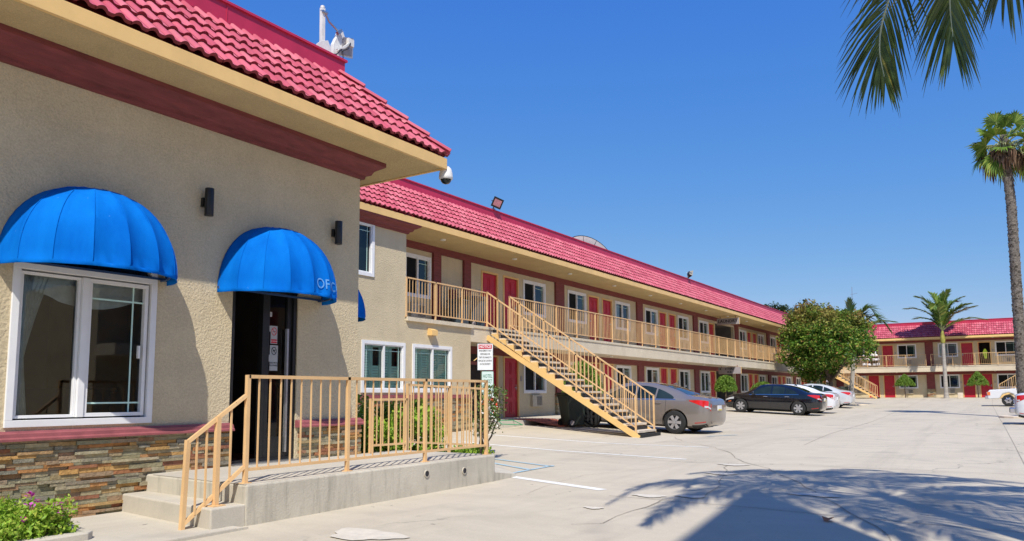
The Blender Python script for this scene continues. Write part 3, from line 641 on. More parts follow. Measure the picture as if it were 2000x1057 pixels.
# steps and platform
ST = thing('entry_steps', 'concrete entry platform with two steps beside the office door', 'steps', (7, 7, -1.26))
mb = MB(); mb.prism([(4.88, 6.28, -1.5), (9.17, 6.28, -1.5), (9.17, 8.15, -1.5), (4.97, 8.15, -1.5)], (0, 0, .634)); 
part(mb, 'platform', 'kerb', ST, bev=.02)
mb = MB(); mb.prism([(4.50, 6.29, -1.5), (4.89, 6.29, -1.5), (4.98, 8.12, -1.5), (4.70, 8.12, -1.5)], (0, 0, .45)); part(mb, 'step', 'walk', ST, bev=.015)
mb = MB(); mb.prism([(4.885, 6.30, -.866), (9.15, 6.30, -.866), (9.15, 8.0, -.866), (4.97, 8.0, -.866)], (0, 0, .004)); part(mb, 'platform_top', 'walk', ST)
for x, z in ((7.62, -1.0), (8.42, -1.03)):
    mb = MB(); mb.lathe((x, 6.276, z), [(.001, -.006), (.036, -.006), (.036, .02), (.001, .02)], 14, 'y'); part(mb, 'drain_hole', 'ink', ST)  # black disc on the wall face stands in for the dark inside
    mb = MB(); mb.lathe((x, 6.277, z), [(.036, .002), (.05, .002), (.048, -.010), (.038, -.010)], 14, 'y', cap=False); part(mb, 'drain_rim', 'walk', ST)
mb = MB(); mb.add([(9.17, 6.29, -1.3), (9.80, 6.33, -1.3), (11.3, 7.85, -1.3), (9.17, 7.9, -1.3), (9.17, 6.29, -1.12), (9.80, 6.33, -1.20), (11.3, 7.85, -1.19), (9.17, 7.9, -1.1)], [(0, 1, 5, 4), (1, 2, 6, 5), (2, 3, 7, 6), (4, 5, 6, 7)])
part(mb, 'ramp_edge', 'kerb', ST)
# railings
zt, zb, fl = .11, -.73, -.862
railing([(4.94, 6.38, zt+.08, zb, fl), (9.09, 6.38, zt+.08, zb, fl)], 0, 0, 'entry_railing', 'tan metal railing along the front edge of the office platform', (7, 6.38, fl), step=.138, post=1.38)
t = thing('stair_handrail', 'sloping tan metal handrail down the office steps', 'railing', (4.6, 6.4, -1.04))
A = Vector((4.92, 6.38, .0)); B = Vector((4.37, 6.49, -.43)); mb = MB(); mb.bar(A, B, .04, .035); mb.bar(B+Vector((0, 0, .018)), Vector((4.36, 6.52, -1.24)), .042, .042, upv=(1, 0, 0)); part(mb, 'top_rail', 'rail', t)
mb = MB(); mb.bar((4.92, 6.38, -.70), (4.36, 6.52, -1.20), .036, .034); part(mb, 'bottom_rail', 'rail', t)
mb = MB(); mb.box(4.625, 4.67, 6.41, 6.455, -1.045, -.20); mb.box(4.58, 4.72, 6.37, 6.49, -1.05, -1.04); part(mb, 'post', 'rail', t)
mb = MB()
for f in (.25, .75, 1.25):
    pass
for x in (4.46, 4.55, 4.78): 
    f = (4.92-x)/.56; y = 6.38+.12*f; mb.bar((x, y, -.70-.50*f), (x, y, 0-.43*f*.98), .016)
part(mb, 'balusters', 'rail', t)
railing([(8.42, 8.02, -.07, -.75, -.87), (9.22, 8.02, -.07, -.76, -.88)], 0, 0, 'ramp_railing', 'low tan railing on the shaded side behind the office platform', (8.8, 8.02, -.87), step=.13, post=.8)
railing([(9.25, 8.02, .16, -.74, -.88), (11.4, 8.02, .10, -.92, -1.1)], 0, 0, 'ramp_railing', 'tan railing along the planter, seen through the front railing', (10.3, 8.02, -.95), step=.14, post=1.1)
# awnings
def awning(F, u, z, a, b, h, label, group='blue dome awnings'):
    c = F(u, 0, z); o = thing('dome_awning', label, 'awning', c, 0, group)
    mb = MB(); NT, NP, G = 48, 12, 8; vs = []
    for j in range(NP+1):
        p = math.pi/2*j/NP
        for i in range(NT+1):
            t = math.pi*i/NT; q = (i*G/NT) % 1; sc = 1-.07*math.sin(math.pi*q)**.8*math.cos(p)**.5
            cp = math.cos(p)**.86; vs.append(F(u+a*math.cos(t)*cp*(1-.5*(1-sc)), .012+b*math.sin(t)*cp*sc, z+h*math.sin(p)))
    m = NT+1; mb.add(vs, [(j*m+i, j*m+i+1, (j+1)*m+i+1, (j+1)*m+i) for j in range(NP) for i in range(NT)])
    # hem
    hem = [F(u+a*1.002*math.cos(math.pi*i/NT), .012+b*1.002*math.sin(math.pi*i/NT), z-.045) for i in range(NT+1)]
    o2 = len(mb.v); mb.v += hem; mb.f += [(o2+i, o2+i+1, i+1, i) for i in range(NT)]; mb.m += [0]*NT
    cv = part(mb, 'canopy', 'awning', o, smooth=True); s = cv.modifiers.new('s', 'SOLIDIFY'); s.thickness = .006
    mb = MB(); mb.tube([F(u+a*.91*math.cos(math.pi*i/20), .02+b*.88*math.sin(math.pi*i/20), z+.0) for i in range(21)], .012, 6); mb.bar(F(u-a, .02, z+.02), F(u+a, .02, z+.02), .024)
    mb.tube([F(u+a*.98*math.cos(math.pi*i/16), .03, z+h*.98*math.sin(math.pi*i/16)) for i in range(17)], .014, 6)
    for k in range(1, G):
        t = math.pi*k/G; mb.tube([F(u+a*.97*math.cos(t)*math.cos(p)**.86, .03+b*.95*math.sin(t)*math.cos(p)**.86, z+h*.97*math.sin(p)) for p in [math.pi/2*j/7 for j in range(8)]], .009, 5)
    part(mb, 'awning_frame', 'awntube', o); mb = MB()
    for k in range(1, G):
        t = math.pi*k/G; mb.tube([F(u+a*1.002*math.cos(t)*math.cos(p)**.86, .014+b*1.003*math.sin(t)*math.cos(p)**.86, z+h*1.001*math.sin(p)) for p in [math.pi/2*j/14 for j in range(14)]], .0035, 5)
    part(mb, 'seam', 'awning', o); return o
awning(FO, 4.23, 1.32, .90, .78, .885, 'wide blue dome awning over the office window, leftmost')
AW2 = awning(FO, 6.66, 1.32, .86, .78, .905, 'blue dome awning over the office door with faded pale marks')
awning(lambda u, v, z: (8.25+v, u, z), 9.0, 1.22, .8, .62, .75, 'blue dome awning round the office corner, mostly hidden')
# ghost of old lettering on the door awning
txt = bpy.data.curves.new('t', 'FONT'); txt.body = 'OFFICE'; txt.size = .19; txt.align_x = 'CENTER'; tob = bpy.data.objects.new('t', txt); C.objects.link(tob); bpy.context.view_layer.update()
me = bpy.data.meshes.new_from_object(tob.evaluated_get(bpy.context.evaluated_depsgraph_get())); bpy.data.objects.remove(tob); bmm = bmesh.new(); bmm.from_mesh(me); bmesh.ops.triangulate(bmm, faces=bmm.faces); bmesh.ops.subdivide_edges(bmm, edges=[e for e in bmm.edges if e.calc_length() > .03], cuts=2); bmm.to_mesh(me); bmm.free()
ob_ = AW2
for v in me.vertices:
    th = math.radians(62)-v.co.x/.80; p_ = math.asin(min(.9, (v.co.y+.07)/.92)); q_ = (((math.pi-th) if 0 else th)/math.pi*8) % 1; sc = 1-.07*math.sin(math.pi*q_)**.8*math.cos(p_)**.5; cp = math.cos(p_)**.86
    P_ = Vector(FO(6.66+.86*math.cos(th)*cp*(1-.5*(1-sc))*1.006, .012+(.78*math.sin(th)*cp*sc)*1.006+.004, 1.32+.905*math.sin(p_))); v.co = P_-rootloc(ob_)
me.materials.clear(); me.materials.append(M['awnletter']); lo_ = bpy.data.objects.new('faded_lettering', me); C.objects.link(lo_); lo_.parent = ob_
# wall lamps, camera, antenna
for u, lab in ((5.585, 'black cylinder wall lamp between the two blue awnings'), (7.73, 'black cylinder wall lamp right of the door awning near the corner')):
    o = thing('wall_lamp', lab, 'lamp', (u, 8.06, 2.35), 0, 'black cylinder wall lamps')
    mb = MB(); mb.lathe((u, 8.05, 0), [(.035, 2.185), (.052, 2.185), (.054, 2.19), (.054, 2.52), (.052, 2.525), (.02, 2.525)], 20); part(mb, 'lamp_body', 'black', o, smooth=True)
    mb = MB(); mb.box(u-.05, u-.01 if 0 else u+.035, 8.10, 8.15, 2.30, 2.41); mb.box(u-.02, u+.02, 8.09, 8.13, 2.33, 2.38); part(mb, 'bracket', 'black', o)
cc = Vector((9.33, 7.33, 3.46)); o = thing('dome_camera', 'white dome security camera hanging at the office roof corner', 'camera', cc)
mb = MB(); mb.lathe(cc, [(.02, .17), (.05, .165), (.085, .13), (.105, .06), (.112, .0), (.112, -.03), (.10, -.045), (.02, -.046)], 24); mb.bar(cc+Vector((0, .0, .12)), cc+Vector((-.1, .05, .2)), .06); part(mb, 'housing', 'whitemetal', o, smooth=True)
mb = MB(); mb.lathe(cc, [(.085, -.045), (.08, -.075), (.055, -.105), (.02, -.118), (.002, -.12)], 20); part(mb, 'dome_glass', 'car_glass', o, smooth=True)
# ---------------------------------------------------------------- long motel wing
def motel(F, root, ua, ub, zf, zu, zs, mods, ops_special, front, extra_cols=(), extra_win=(), slab0=None, stone_h=.78, flipd=False, detail=True, ac_low=True):
    """mods: column positions; each module holds window, door, door, window (unless listed in ops_special)."""
    wins, doors, passages = [], [], []
    for c in mods:
        sp = ops_special.get(c, 'wddw')
        if 'w' in sp[:1]: wins.append((c+1.03, c+2.58))
        if sp in ('wddw', 'ddw'): doors += [(c+2.82, c+3.72), (c+4.12, c+5.02)]; wins.append((c+5.36, c+6.92))
        if sp == 'wdp': doors.append((c+2.68, c+3.6)); passages.append((c+3.78, c+7.4))
    dh = 2.03; nocol = [m for m in mods if ops_special.get(m) == 'ddw']; slab0 = ua if slab0 is None else slab0
    lo = [(a, b, zf+.82, zf+2.04) for a, b in wins]+[(a, b, zf, zf+dh) for a, b in doors]+[(a, b, zf, zf+2.1) for a, b in passages]
    hi = [(a, b, zu+.84, zu+2.11) for a, b in wins]+[(a, b, zu, zu+dh) for a, b in doors]+[(a, b, zu, zu+2.16) for a, b in passages]
    hi += list(extra_win)
    mb = MB(); zm = zu-.46
    wallface(mb, F, ua, ub, zf-.7, zm, [(a, b, c, d) for a, b, c, d in lo if a > ua and b < ub], .14)
    wallface(mb, F, ua, ub, zm, zs, [o for o in hi if o[0] > ua and o[1] < ub], .14)
    lb(mb, F, ua, ub, -8, -1.75, zf-.7, zs+1.3)
    part(mb, 'wall', 'stucco', root)
    for a, b in passages:
        mb = MB(); 
        for z0, z1 in ((zf, zf+2.1), (zu, zu+2.16)):
            mb.quad(F(a, -1.74, z0), F(b, -1.74, z0), F(b, -1.74, z1), F(a, -1.74, z1)); mb.quad(F(a, -.14, z0), F(a, -1.74, z0), F(a, -1.74, z1), F(a, -.14, z1)); mb.quad(F(b, -.14, z0), F(b, -1.74, z0), F(b, -1.74, z1), F(b, -.14, z1)); mb.quad(F(a, -.14, z1), F(b, -.14, z1), F(b, -1.74, z1), F(a, -1.74, z1)); mb.quad(F(a, -.14, z0), F(b, -.14, z0), F(b, -1.74, z0), F(a, -1.74, z0))
        part(mb, 'passage', 'room', root)
        mb = MB(); ring(mb, F, a-.08, b+.08, zu-.01, zu+2.24, .08, -.02, .02); part(mb, 'passage_trim', 'stucco_light', root)
        mb = MB(); lb(mb, F, a+.2, a+1.1, -1.7, -1.1, zf, zf+1.7); lb(mb, F, a+.25, a+1.05, -1.1, -1.08, zf+.6, zf+1.4); part(mb, 'ice_machine', 'whitemetal', root)
    for i, (a, b) in enumerate(wins):
        if a <= ua or b >= ub: continue
        window(F, a, b, zf+.82, zf+2.04, root, curtain='net' if (detail and i % 4 == 1) else None); window(F, a, b, zu+.84, zu+2.11, root, curtain='net' if (detail and i % 5 == 2) else None)
        acunit(F, (a+b)/2+.02, zf+.55, root); acunit(F, (a+b)/2+.02, zu+.5, root)
    for i, (a, b) in enumerate(doors):
        if a <= ua or b >= ub: continue
        door(F, a+.02, b-.02, zf+.01, zf+dh, root, handle_right=(i % 2 == 1)); od = front.get(i)
        door(F, a+.02, b-.02, zu+.01, zu+dh, root, handle_right=(i % 2 == 1), openleaf=bool(od), label='dark open doorway' if od else None)
        if detail:
            mb = MB(); s = b+.14 if i % 2 else a-.2; lb(mb, F, s, s+.07, 0.0, .035, zf+1.25, zf+1.42); part(mb, 'number_plate', 'signgrey', root)
            mb = MB(); lb(mb, F, s, s+.07, 0.0, .035, zu+1.25, zu+1.42); part(mb, 'number_plate', 'signgrey', root)
    # brown beams and columns
    mb = MB(); lb(mb, F, ua, ub, 0, .09, zs-.20, zs); part(mb, 'header_beam', 'brown', root)
    mb = MB(); lb(mb, F, ua, ub, 0, .09, zm-.24, zm); part(mb, 'header_beam', 'brown', root)
    for c in list(mods)+list(extra_cols):
        w_ = .65 if c in mods else .36
        if c < ua or c+w_ > ub or c in nocol: continue
        mb = MB(); lb(mb, F, c, c+w_, 0, .085, zu, zs-.2); part(mb, 'column', 'brown', root)
        if c in mods:
            mb = MB(); lb(mb, F, c, c+w_, 0, .085, zf+stone_h, zm-.24); part(mb, 'column', 'brown', root)
            stonewall(F, c-.03, c+w_+.03, zf, zf+stone_h, root, int(c*7) % 97, .06, .09, lengths=(.12, .4))
    # balcony slab, soffit, fascia, roof
    mb = MB(); lb(mb, F, slab0, ub, 0, 1.3, zm, zu)
    if slab0 > ua: lb(mb, F, ua+.01, slab0, 0, 1.28, zm, zu)
    part(mb, 'balcony_slab', 'stucco_light', root)
    mb = MB(); lb(mb, F, slab0+(.05 if slab0 > ua else 0), ub, 1.26, 1.325, zu-.045, zu+.035); part(mb, 'slab_edge', 'stucco_light', root)
    mb = MB(); lb(mb, F, ua, ub, -8, 1.555, zs, zs+.03); part(mb, 'soffit', 'soffit', root)
    mb = MB(); lb(mb, F, ua, ub, 1.555, 1.60, zs-.012, zs+.16); part(mb, 'fascia', 'tan', root)
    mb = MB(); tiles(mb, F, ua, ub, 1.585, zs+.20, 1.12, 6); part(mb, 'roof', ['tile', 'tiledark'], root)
    mb = MB(); mb.quad(F(ua, 1.57, zs+.15), F(ub, 1.57, zs+.15), F(ub, .4, zs+1.30), F(ua, .4, zs+1.30)); lb(mb, F, ua, ub, -8, .37, zs+1.25, zs+1.30); part(mb, 'roof_deck', 'tiledark', root)
    mb = MB(); lb(mb, F, ua, ub, .37, .41, zs+1.34, zs+1.60); lb(mb, F, ua, ub, .28, .44, zs+1.60, zs+1.635); lb(mb, F, ua, ub, .41, .435, zs+1.34, zs+1.352)
    u = math.ceil(ua)
    while u < ub: lb(mb, F, u, u+.012, .41, .418, zs+1.412, zs+1.6); u += 3
    part(mb, 'roof_flashing', 'flash', root)
    for a, b in passages: pass
    u = ua+2.0
    while u < ub-1:
        p = F(u, .95, zs); mb = MB(); mb.lathe(p, [(.02, -.045), (.07, -.04), (.085, -.02), (.085, 0)], 12); part(mb, 'soffit_light', 'ltglass', root)
        p = F(u, .75, zm); mb = MB(); mb.lathe(p, [(.02, -.045), (.07, -.04), (.085, -.02), (.085, 0)], 12); part(mb, 'soffit_light', 'ltglass', root)
        u += 3.8
WG = thing('motel_wing', 'long two storey beige motel wing with red doors and pink tiled mansard roof', 'building', (45, 16, -.8))
MODS = [17.45+7.62*k for k in range(1, 8)]     # columns at 25.07, 32.69, ...
M0 = [round(m, 3) for m in MODS]; sp = {M0[2]: 'wdp'}
# first half module left of the first column (window at the block, doors, window) is added with its own openings
first = 17.45
def build_wing():
    allm = [first]+M0; s2 = dict(sp); s2[first] = 'ddw'
    motel(FM, WG, 15.0, 76.4, -.786, 2.0, 4.47, allm, s2, {}, extra_cols=(17.66, 19.2), extra_win=[(16.39, 17.6, 2.84, 4.11)], slab0=17.88)
build_wing()
window(FM, 16.39, 17.6, 2.84, 4.11, WG)
acunit(FM, 16.95, 2.45, WG)
mb = MB(); lb(mb, FM, 18.5, 18.8, 0, .12, 2.55, 3.25); part(mb, 'extinguisher_cabinet', 'brown', WG)
mb = MB(); lb(mb, FM, 20.02, 20.18, 0, .12, -.35, .35); part(mb, 'extinguisher_cabinet', 'brown', WG)
# projecting block of the wing
mb = MB(); bw = [(12.45+.94, 15.0, .06, 1.34), (15.27, 16.96, .06, 1.34), (12.6, 13.78, 2.92, 4.29)]
wallface(mb, FB, 8.0, 15.0, -1.5, 2.0, bw[:1]); wallface(mb, FB, 15.0, 17.87, -1.5, 2.0, bw[1:2]); wallface(mb, FB, 8.0, 15.0, 2.0, 4.47, bw[2:])
for a, b, z0, z1 in ((15.0, 15.0, 2.0, 4.47), (17.87, 17.87, -1.5, 1.99)): mb.quad((a, 13.1, z0), (a, 14.4, z0), (a, 14.4, z1), (a, 13.1, z1))
part(mb, 'block_wall', 'stucco', WG)
window(FB, 13.39, 14.98, .06, 1.34, WG, shutters=True, flip=True); window(FB, 15.27, 16.96, .06, 1.34, WG, shutters=True); window(FB, 12.6, 13.78, 2.92, 4.29, WG, shutters=False)
mb = MB(); lb(mb, FM, 8.0, 15.0, -.1, 1.555, 4.47, 4.50); part(mb, 'soffit', 'soffit', WG)
mb = MB(); lb(mb, FM, 8.0, 15.0, 1.555, 1.60, 4.458, 4.63); part(mb, 'fascia', 'tan', WG)
mb = MB(); tiles(mb, FM, 8.0, 14.94, 1.585, 4.67, 1.12, 6); part(mb, 'roof', ['tile', 'tiledark'], WG)
mb = MB(); mb.quad(FM(8, 1.57, 4.59), FM(15, 1.57, 4.59), FM(15, .4, 5.75), FM(8, .4, 5.75)); lb(mb, FM, 8, 15, .37, .41, 5.81, 6.07); lb(mb, FM, 8, 15, .28, .44, 6.07, 6.105); part(mb, 'roof_flashing', 'flash', WG)
mb = MB(); vs = []
pr = [(0, 4.23), (.05, 4.23), (.06, 4.27), (.12, 4.29), (.15, 4.35), (.20, 4.37), (.25, 4.40), (.285, 4.42), (.285, 4.4695)]
for p, z in pr: vs += [(8, 13.1-p, z), (15.0+p, 13.1-p, z), (15.0+p, 14.3, z)]
mb.add(vs, [(3*i+j, 3*i+j+1, 3*i+j+4, 3*i+j+3) for i in range(len(pr)-1) for j in (0, 1)]); part(mb, 'crown_moulding', 'brown', WG)
stonewall(FB, 8.3, 17.9, -1.2, -.10, WG, 9, .055, .02, lengths=(.12, .4))
mb = MB(); lb(mb, FB, 8.3, 17.9, 0, .08, -.10, -.03); lb(mb, FB, 8.3, 17.9, 0, .05, -.03, .0); part(mb, 'sill_moulding', 'sill', WG)
mb = MB(); mb.box(15.0, 17.92, 13.02, 13.15, 1.93, 2.035); part(mb, 'parapet_cap', 'stucco_light', WG)
mb = MB(); mb.box(15.9, 16.15, 12.94, 13.1, 1.60, 1.74); mb.prism([(15.9, 13.1, 1.74), (15.9, 12.94, 1.74), (15.9, 13.1, 1.80)], (.25, 0, 0)); part(mb, 'shaded_wall_light', 'tan', WG)
mb = MB(); lb(mb, FB, 12.42, 12.75, .025, .16, -.55, -.2); 
for k in range(7): lb(mb, FB, 12.44, 12.73, .16, .166, -.53+k*.05, -.512+k*.05)
part(mb, 'air_conditioner', 'ac', WG)
# opening between block and first room: timber gate under a rusty header
mb = MB(); 
for k in range(8): lb(mb, FM, 17.9+k*.28, 18.165+k*.28, .0, .05, -.79, .95)
part(mb, 'timber_gate', 'wood', WG)
mb = MB(); lb(mb, FM, 17.9, 20.1, 0.001, .10, .95, 1.05); part(mb, 'gate_header', 'sill', WG); mb = MB(); lb(mb, FM, 17.9, 20.1, 0.001, .04, 1.05, 1.3); part(mb, 'gate_panel', 'wood', WG)
mb = MB(); mb.tube([(17.9, 13.0, .98), (18.05, 13.0, 1.05), (18.3, 13.0, 1.3), (18.4, 13.0, 1.5)], .014, 6); part(mb, 'cable', 'tan', WG)

# ---------------------------------------------------------------- far wing
FWG = thing('far_motel_wing', 'two storey motel wing closing the far end of the lot behind slender palm', 'building', (79, 0, -.5))
FMODS = [-13.6, -5.98-.2, 1.62-.2, 9.2-.2]; FMODS = [-13.8, -6.18, 1.44, 9.06]
motel(FF, FWG, -14.3, 17.0, -.47, 2.28, 4.70, FMODS, {}, {0: True, 3: True}, detail=True)
railing([(76.7, 12.4), (76.7, 6.05)], 3.35, 2.42, 'balcony_railing', 'tan balcony railing on the far wing left of the brown column', (76.7, 9, 2.3), step=.14, post=1.6, base=2.3)
railing([(76.7, 5.65), (76.7, -6)], 3.35, 2.42, 'balcony_railing', 'tan balcony railing on the far wing right of the brown column', (76.7, 0, 2.3), step=.14, post=1.6, base=2.3)
# opposite wing, out of the picture: what the panes mirror
OW = thing('opposite_wing', 'motel wing on the opposite side of the lot, seen mirrored in windows', 'building', (45, -15, -1))
mb = MB(); lb(mb, FR, -76, -16, -6, 0, -1.2, 4.6); part(mb, 'wall', 'stucco', OW)
mb = MB(); lb(mb, FR, -76, -16, 0, 1.3, 1.6, 2.05); part(mb, 'balcony_slab', 'stucco_light', OW)
mb = MB(); mb.quad(FR(-76, 1.6, 4.5), FR(-16, 1.6, 4.5), FR(-16, .3, 5.9), FR(-76, .3, 5.9)); lb(mb, FR, -76, -16, 0, 1.59, 4.45, 4.5); lb(mb, FR, -76, -16, -6, .3, 5.7, 5.9); part(mb, 'roof', 'tile', OW)
mb = MB()
for k in range(14): lb(mb, FR, -74+k*4.1, -73+k*4.1, 0, .03, -1.1, 1.1); lb(mb, FR, -74+k*4.1, -73+k*4.1, 0, .03, 2.1, 4.1)
part(mb, 'doors', 'door', OW)
# unseen tall block added and shaped so its corner shadow falls on the lot
TB = thing('shadow_block', 'unseen plain tall stucco block, added to cast the wedge of shadow', 'building', (-3, -4, -1.3))
hh = 13.2; bx, by = 10.24-.6375*hh, 2.93-.4167*hh; dx, dy = -.992, -.124
mb = MB(); q = [(bx, by, -1.5), (bx+9*dx, by+9*dy, -1.5), (bx+9*dx+6*dy, by+9*dy-6*dx*-1, -1.5), (bx+6*dy*-1*-1, by+6*dx, -1.5)]
q = [Vector((bx, by, -1.5)), Vector((bx+9*dx, by+9*dy, -1.5)), Vector((bx+9*dx-.6, by+9*dy-4, -1.5)), Vector((bx-6, by-3.75, -1.5))]
mb.prism(q, (0, 0, hh-1.22+1.5)); part(mb, 'wall', 'stucco', TB)
mb = MB(); mb.prism([v+Vector((0, 0, hh+.27)) for v in [q[0]+Vector((-.1, -.1, 0)), q[1], q[2], q[3]]], (0, 0, .01)); part(mb, 'roof', 'stucco_light', TB)

# ---------------------------------------------------------------- balcony railing, stairs
railing([(15.02, 13.1), (17.45, 13.1), (18.78, 13.16)], 3.075, 2.17, 'balcony_railing', 'tan balcony railing left of the stair head above the projecting block', (17, 13.1, 2.0), step=.125, post=1.45, base=2.03)
railing([(20.02, 13.12), (76.4, 13.12)], 3.075, 2.17, 'balcony_railing', 'long tan balcony railing along the upper floor right of the stair', (45, 13.1, 2.0), step=.125, post=1.5, base=2.03)
def stairs(loc_pts, label, F, u0, u1, v0, v1, z0, z1, n, rl, rail_sides=(0, 1)):
    """runs out of the wall frame: v0,z0 foot ; v1,z1 head"""
    t = thing('staircase', label, 'stairs', F((u0+u1)/2, v0, z0)); dv = (v1-v0)/n; dz = (z1-z0)/n
    for s, u in enumerate((u0, u1)):
        mb = MB(); A = Vector(F(u, v0+dv*.25, z0-.02)); B = Vector(F(u, v1, z1-.30)); mb.bar(A, B, .05, .15)
        for k in range(n-1):
            v = v0+dv*(k+.5); z = z0+dz*(k+1)
            p = [F(u-.024, v-.02*np.sign(-dv), z-.045), F(u-.024, v+dv, z-.045), F(u-.024, v, z-dz-.04)]
            q_ = Vector(F(u+.024, 0, 0))-Vector(F(u-.024, 0, 0)); mb.prism(p, q_)
        part(mb, 'stringer', 'tan', t)
    for k in range(n-1):
        v = v0+dv*(k+.35); z = z0+dz*(k+1); mb = MB()
        lb(mb, F, u0+.03, u1-.03, v-.0, v+dv*1.12, z-.055, z); part(mb, 'tread', 'conc_step', t)
    mb = MB()
    for k in range(0, n-1):
        v = v0+dv*(k+1.28); z = z0+dz*(k+1); lb(mb, F, u0+.03, u1-.03, v, v+dv*.05, z+.002, z+dz*.55)
    part(mb, 'riser_shade', 'blackmatte', t)  # black strips stand in for the shade under each open tread
    for s in rail_sides:
        u = (u0+.0, u1-.0)[s]; r = thing('stair_railing', ('near' if s == 0 else 'far')+' side tan railing of the '+rl, 'railing', F(u, v0, z0))
        H = .92; hi = Vector(F(u, v1, z1+1.06 if 1 else 0)); lo = Vector(F(u, v0+dv*.6, z0+dz+H)); mb = MB(); mb.bar(hi, lo, .04, .036); part(mb, 'top_rail', 'rail', r)
        hb = Vector(F(u, v1, z1+.15)); lob = Vector(F(u, v0+dv*.6, z0+dz+.08)); mb = MB(); mb.bar(hb, lob, .034, .03); part(mb, 'bottom_rail', 'rail', r)
        m = int((hi-lo).length/.15); mb = MB()
        for k in range(1, m):
            f = k/m; a = lo.lerp(hi, f); b = lob.lerp(hb, f)
            if k % 7: mb.bar(b, a, .015)
        part(mb, 'baluster_row', 'rail', r)
        for k in range(0, m+1, 7):
            f = k/m; a = lo.lerp(hi, f); b = lob.lerp(hb, f); pm = MB(); pm.box(a.x-.02, a.x+.02, a.y-.02, a.y+.02, b.z-.14, a.z+.02); part(pm, 'post', 'rail', r)
        pm = MB(); a = hi; pm.box(a.x-.02, a.x+.02, a.y-.02, a.y+.02, z1-.05, a.z+.02); part(pm, 'post', 'rail', r)
    mb = MB(); lb(mb, F, u0-.02, u1, v0-.02*np.sign(-dv)*-1, v0+dv*1.1, z0-.06, z0+.09); part(mb, 'foot_block', 'blackmatte', t)
    return t
stairs(None, 'steep open staircase with pale treads beside the grey sedan', FM, 18.72, 19.96, 6.25, 1.30, -1.15, 2.02, 18, 'staircase beside the grey sedan')
def FT(u, v, z): return (76.65-v, u, z)      # stairs running along the face of the far wing
stairs(None, 'distant open staircase at the left end of the far wing', lambda u, v, z: (75.2-u, v, z), 0, 1.1, 9.75, 14.2, -.49, 2.30, 16, 'distant left staircase')
stairs(None, 'distant open staircase rising to the right behind the white pickup', lambda u, v, z: (75.2-u, v, z), 0, 1.1, .85, -3.6, -.49, 2.30, 16, 'distant right staircase')

# ---------------------------------------------------------------- signs
def sign_post():
    x, y = 12.25, 8.62; z0 = g(x, y); t = thing('parking_notice_sign', 'white and red NOTICE sign above a green lettered guest parking sign on a pole', 'sign', (x, y, z0))
    ax = Vector((.545, -.838, 0)); nrm = Vector((-.838, -.545, 0)); up_ = Vector((0, 0, 1)); c = Vector((x, y, 0))
    mb = MB(); mb.bar((x, y, z0), (x, y, .95), .045, .03, upv=(1, 0, 0)); part(mb, 'pole', 'greenbin', t)
    for k in range(5):
        pass
    def plate(zc, w_, h_, m, nm, off=0):
        mb = MB(); o = c+nrm*.035+ax*off; r = .025; P = []
        for sx, sz, a0 in ((1, 1, 0), (-1, 1, 90), (-1, -1, 180), (1, -1, 270)):
            for k in range(4):
                a = math.radians(a0+k*30); P.append(o+ax*(sx*(w_/2-r)+r*math.cos(a))+up_*(zc+sz*(h_/2-r)+r*math.sin(a)))
        mb.prism(P, nrm*.004); return part(mb, nm, m, t), o+nrm*.0055
    # borders as slightly larger rear plates
    p0, _ = plate(.735, .318, .535, 'ink', 'notice_border'); 
    def face(zc, w_, h_, m, nm, off=0, lift=.042):
        mb = MB(); o = c+nrm*lift+ax*off; mb.prism([o+ax*sx*w_/2+up_*(zc+sz*h_/2) for sx, sz in ((-1, -1), (1, -1), (1, 1), (-1, 1))], nrm*.002); return part(mb, nm, m, t), o+nrm*.003
    a, o = face(.735, .300, .517, 'signwhite', 'notice_plate'); b, o2 = face(.935, .262, .085, 'signred', 'notice_band', lift=.0445)
    text('NOTICE', .078, o2+up_*.935, ax, up_, 'signwhite', b, bold=.0015, sx=.80)
    for k, s_ in enumerate(['MANAGEMENT IS NOT', 'RESPONSIBLE FOR', 'THEFT OR DAMAGE TO', 'VEHICLES OR CONTENTS', 'ON THIS PROPERTY']): text(s_, .047, o+up_*(.855-k*.066), ax, up_, 'ink', a, bold=.0008, sx=.50)
    d, _ = plate(.205, .238, .50, 'signgreen', 'parking_border', .045); e, o3 = face(.205, .222, .484, 'signpale', 'parking_plate', .045)
    for k, s_ in enumerate(['HOTEL', 'GUEST', 'PARKING', 'ONLY']): text(s_, .095, o3+up_*(.355-k*.10), ax, up_, 'signgreen', e, bold=.001, sx=.62)
sign_post()
def hang_sign(u, z0, z1, lines, label, arrow=False):
    # panel hangs across the walkway edge, facing the entrance (towards -x)
    t = thing('hanging_sign', label, 'sign', (u, 12.95, z1)); mb = MB(); mb.box(u, u+.10, 12.82, 14.10, z0, z1)
    p = part(mb, 'sign_box', 'signgrey', t)
    mb = MB(); mb.box(u+.10, u+.12, 12.80, 14.12, z0-.01, z1+.01); part(mb, 'sign_frame', 'tan', t)
    mb = MB(); mb.box(u+.03, u+.06, 13.0, 13.03, z1, z1+.12); mb.box(u+.03, u+.06, 13.9, 13.93, z1, z1+.12); part(mb, 'bracket', 'brown', t)
    for i, s_ in enumerate(lines): text(s_, .25 if len(lines) == 1 else .17, (u-.004, 13.46, (z0+z1)/2+(.09-.18*i if len(lines) > 1 else 0)), (0, -1, 0), (0, 0, 1), 'ink', p, bold=.006, sx=1.0)
    if arrow:
        mb = MB(); zc = (z0+z1)/2+.09; mb.prism([(u-.004, 14.06, zc), (u-.004, 13.94, zc+.06), (u-.004, 13.94, zc-.06)], (-.002, 0, 0)); part(mb, 'arrow', 'ink', p)
hang_sign(43.6, 3.98, 4.34, ['LAUNDRY'], 'small grey LAUNDRY sign hanging under the upper eave')
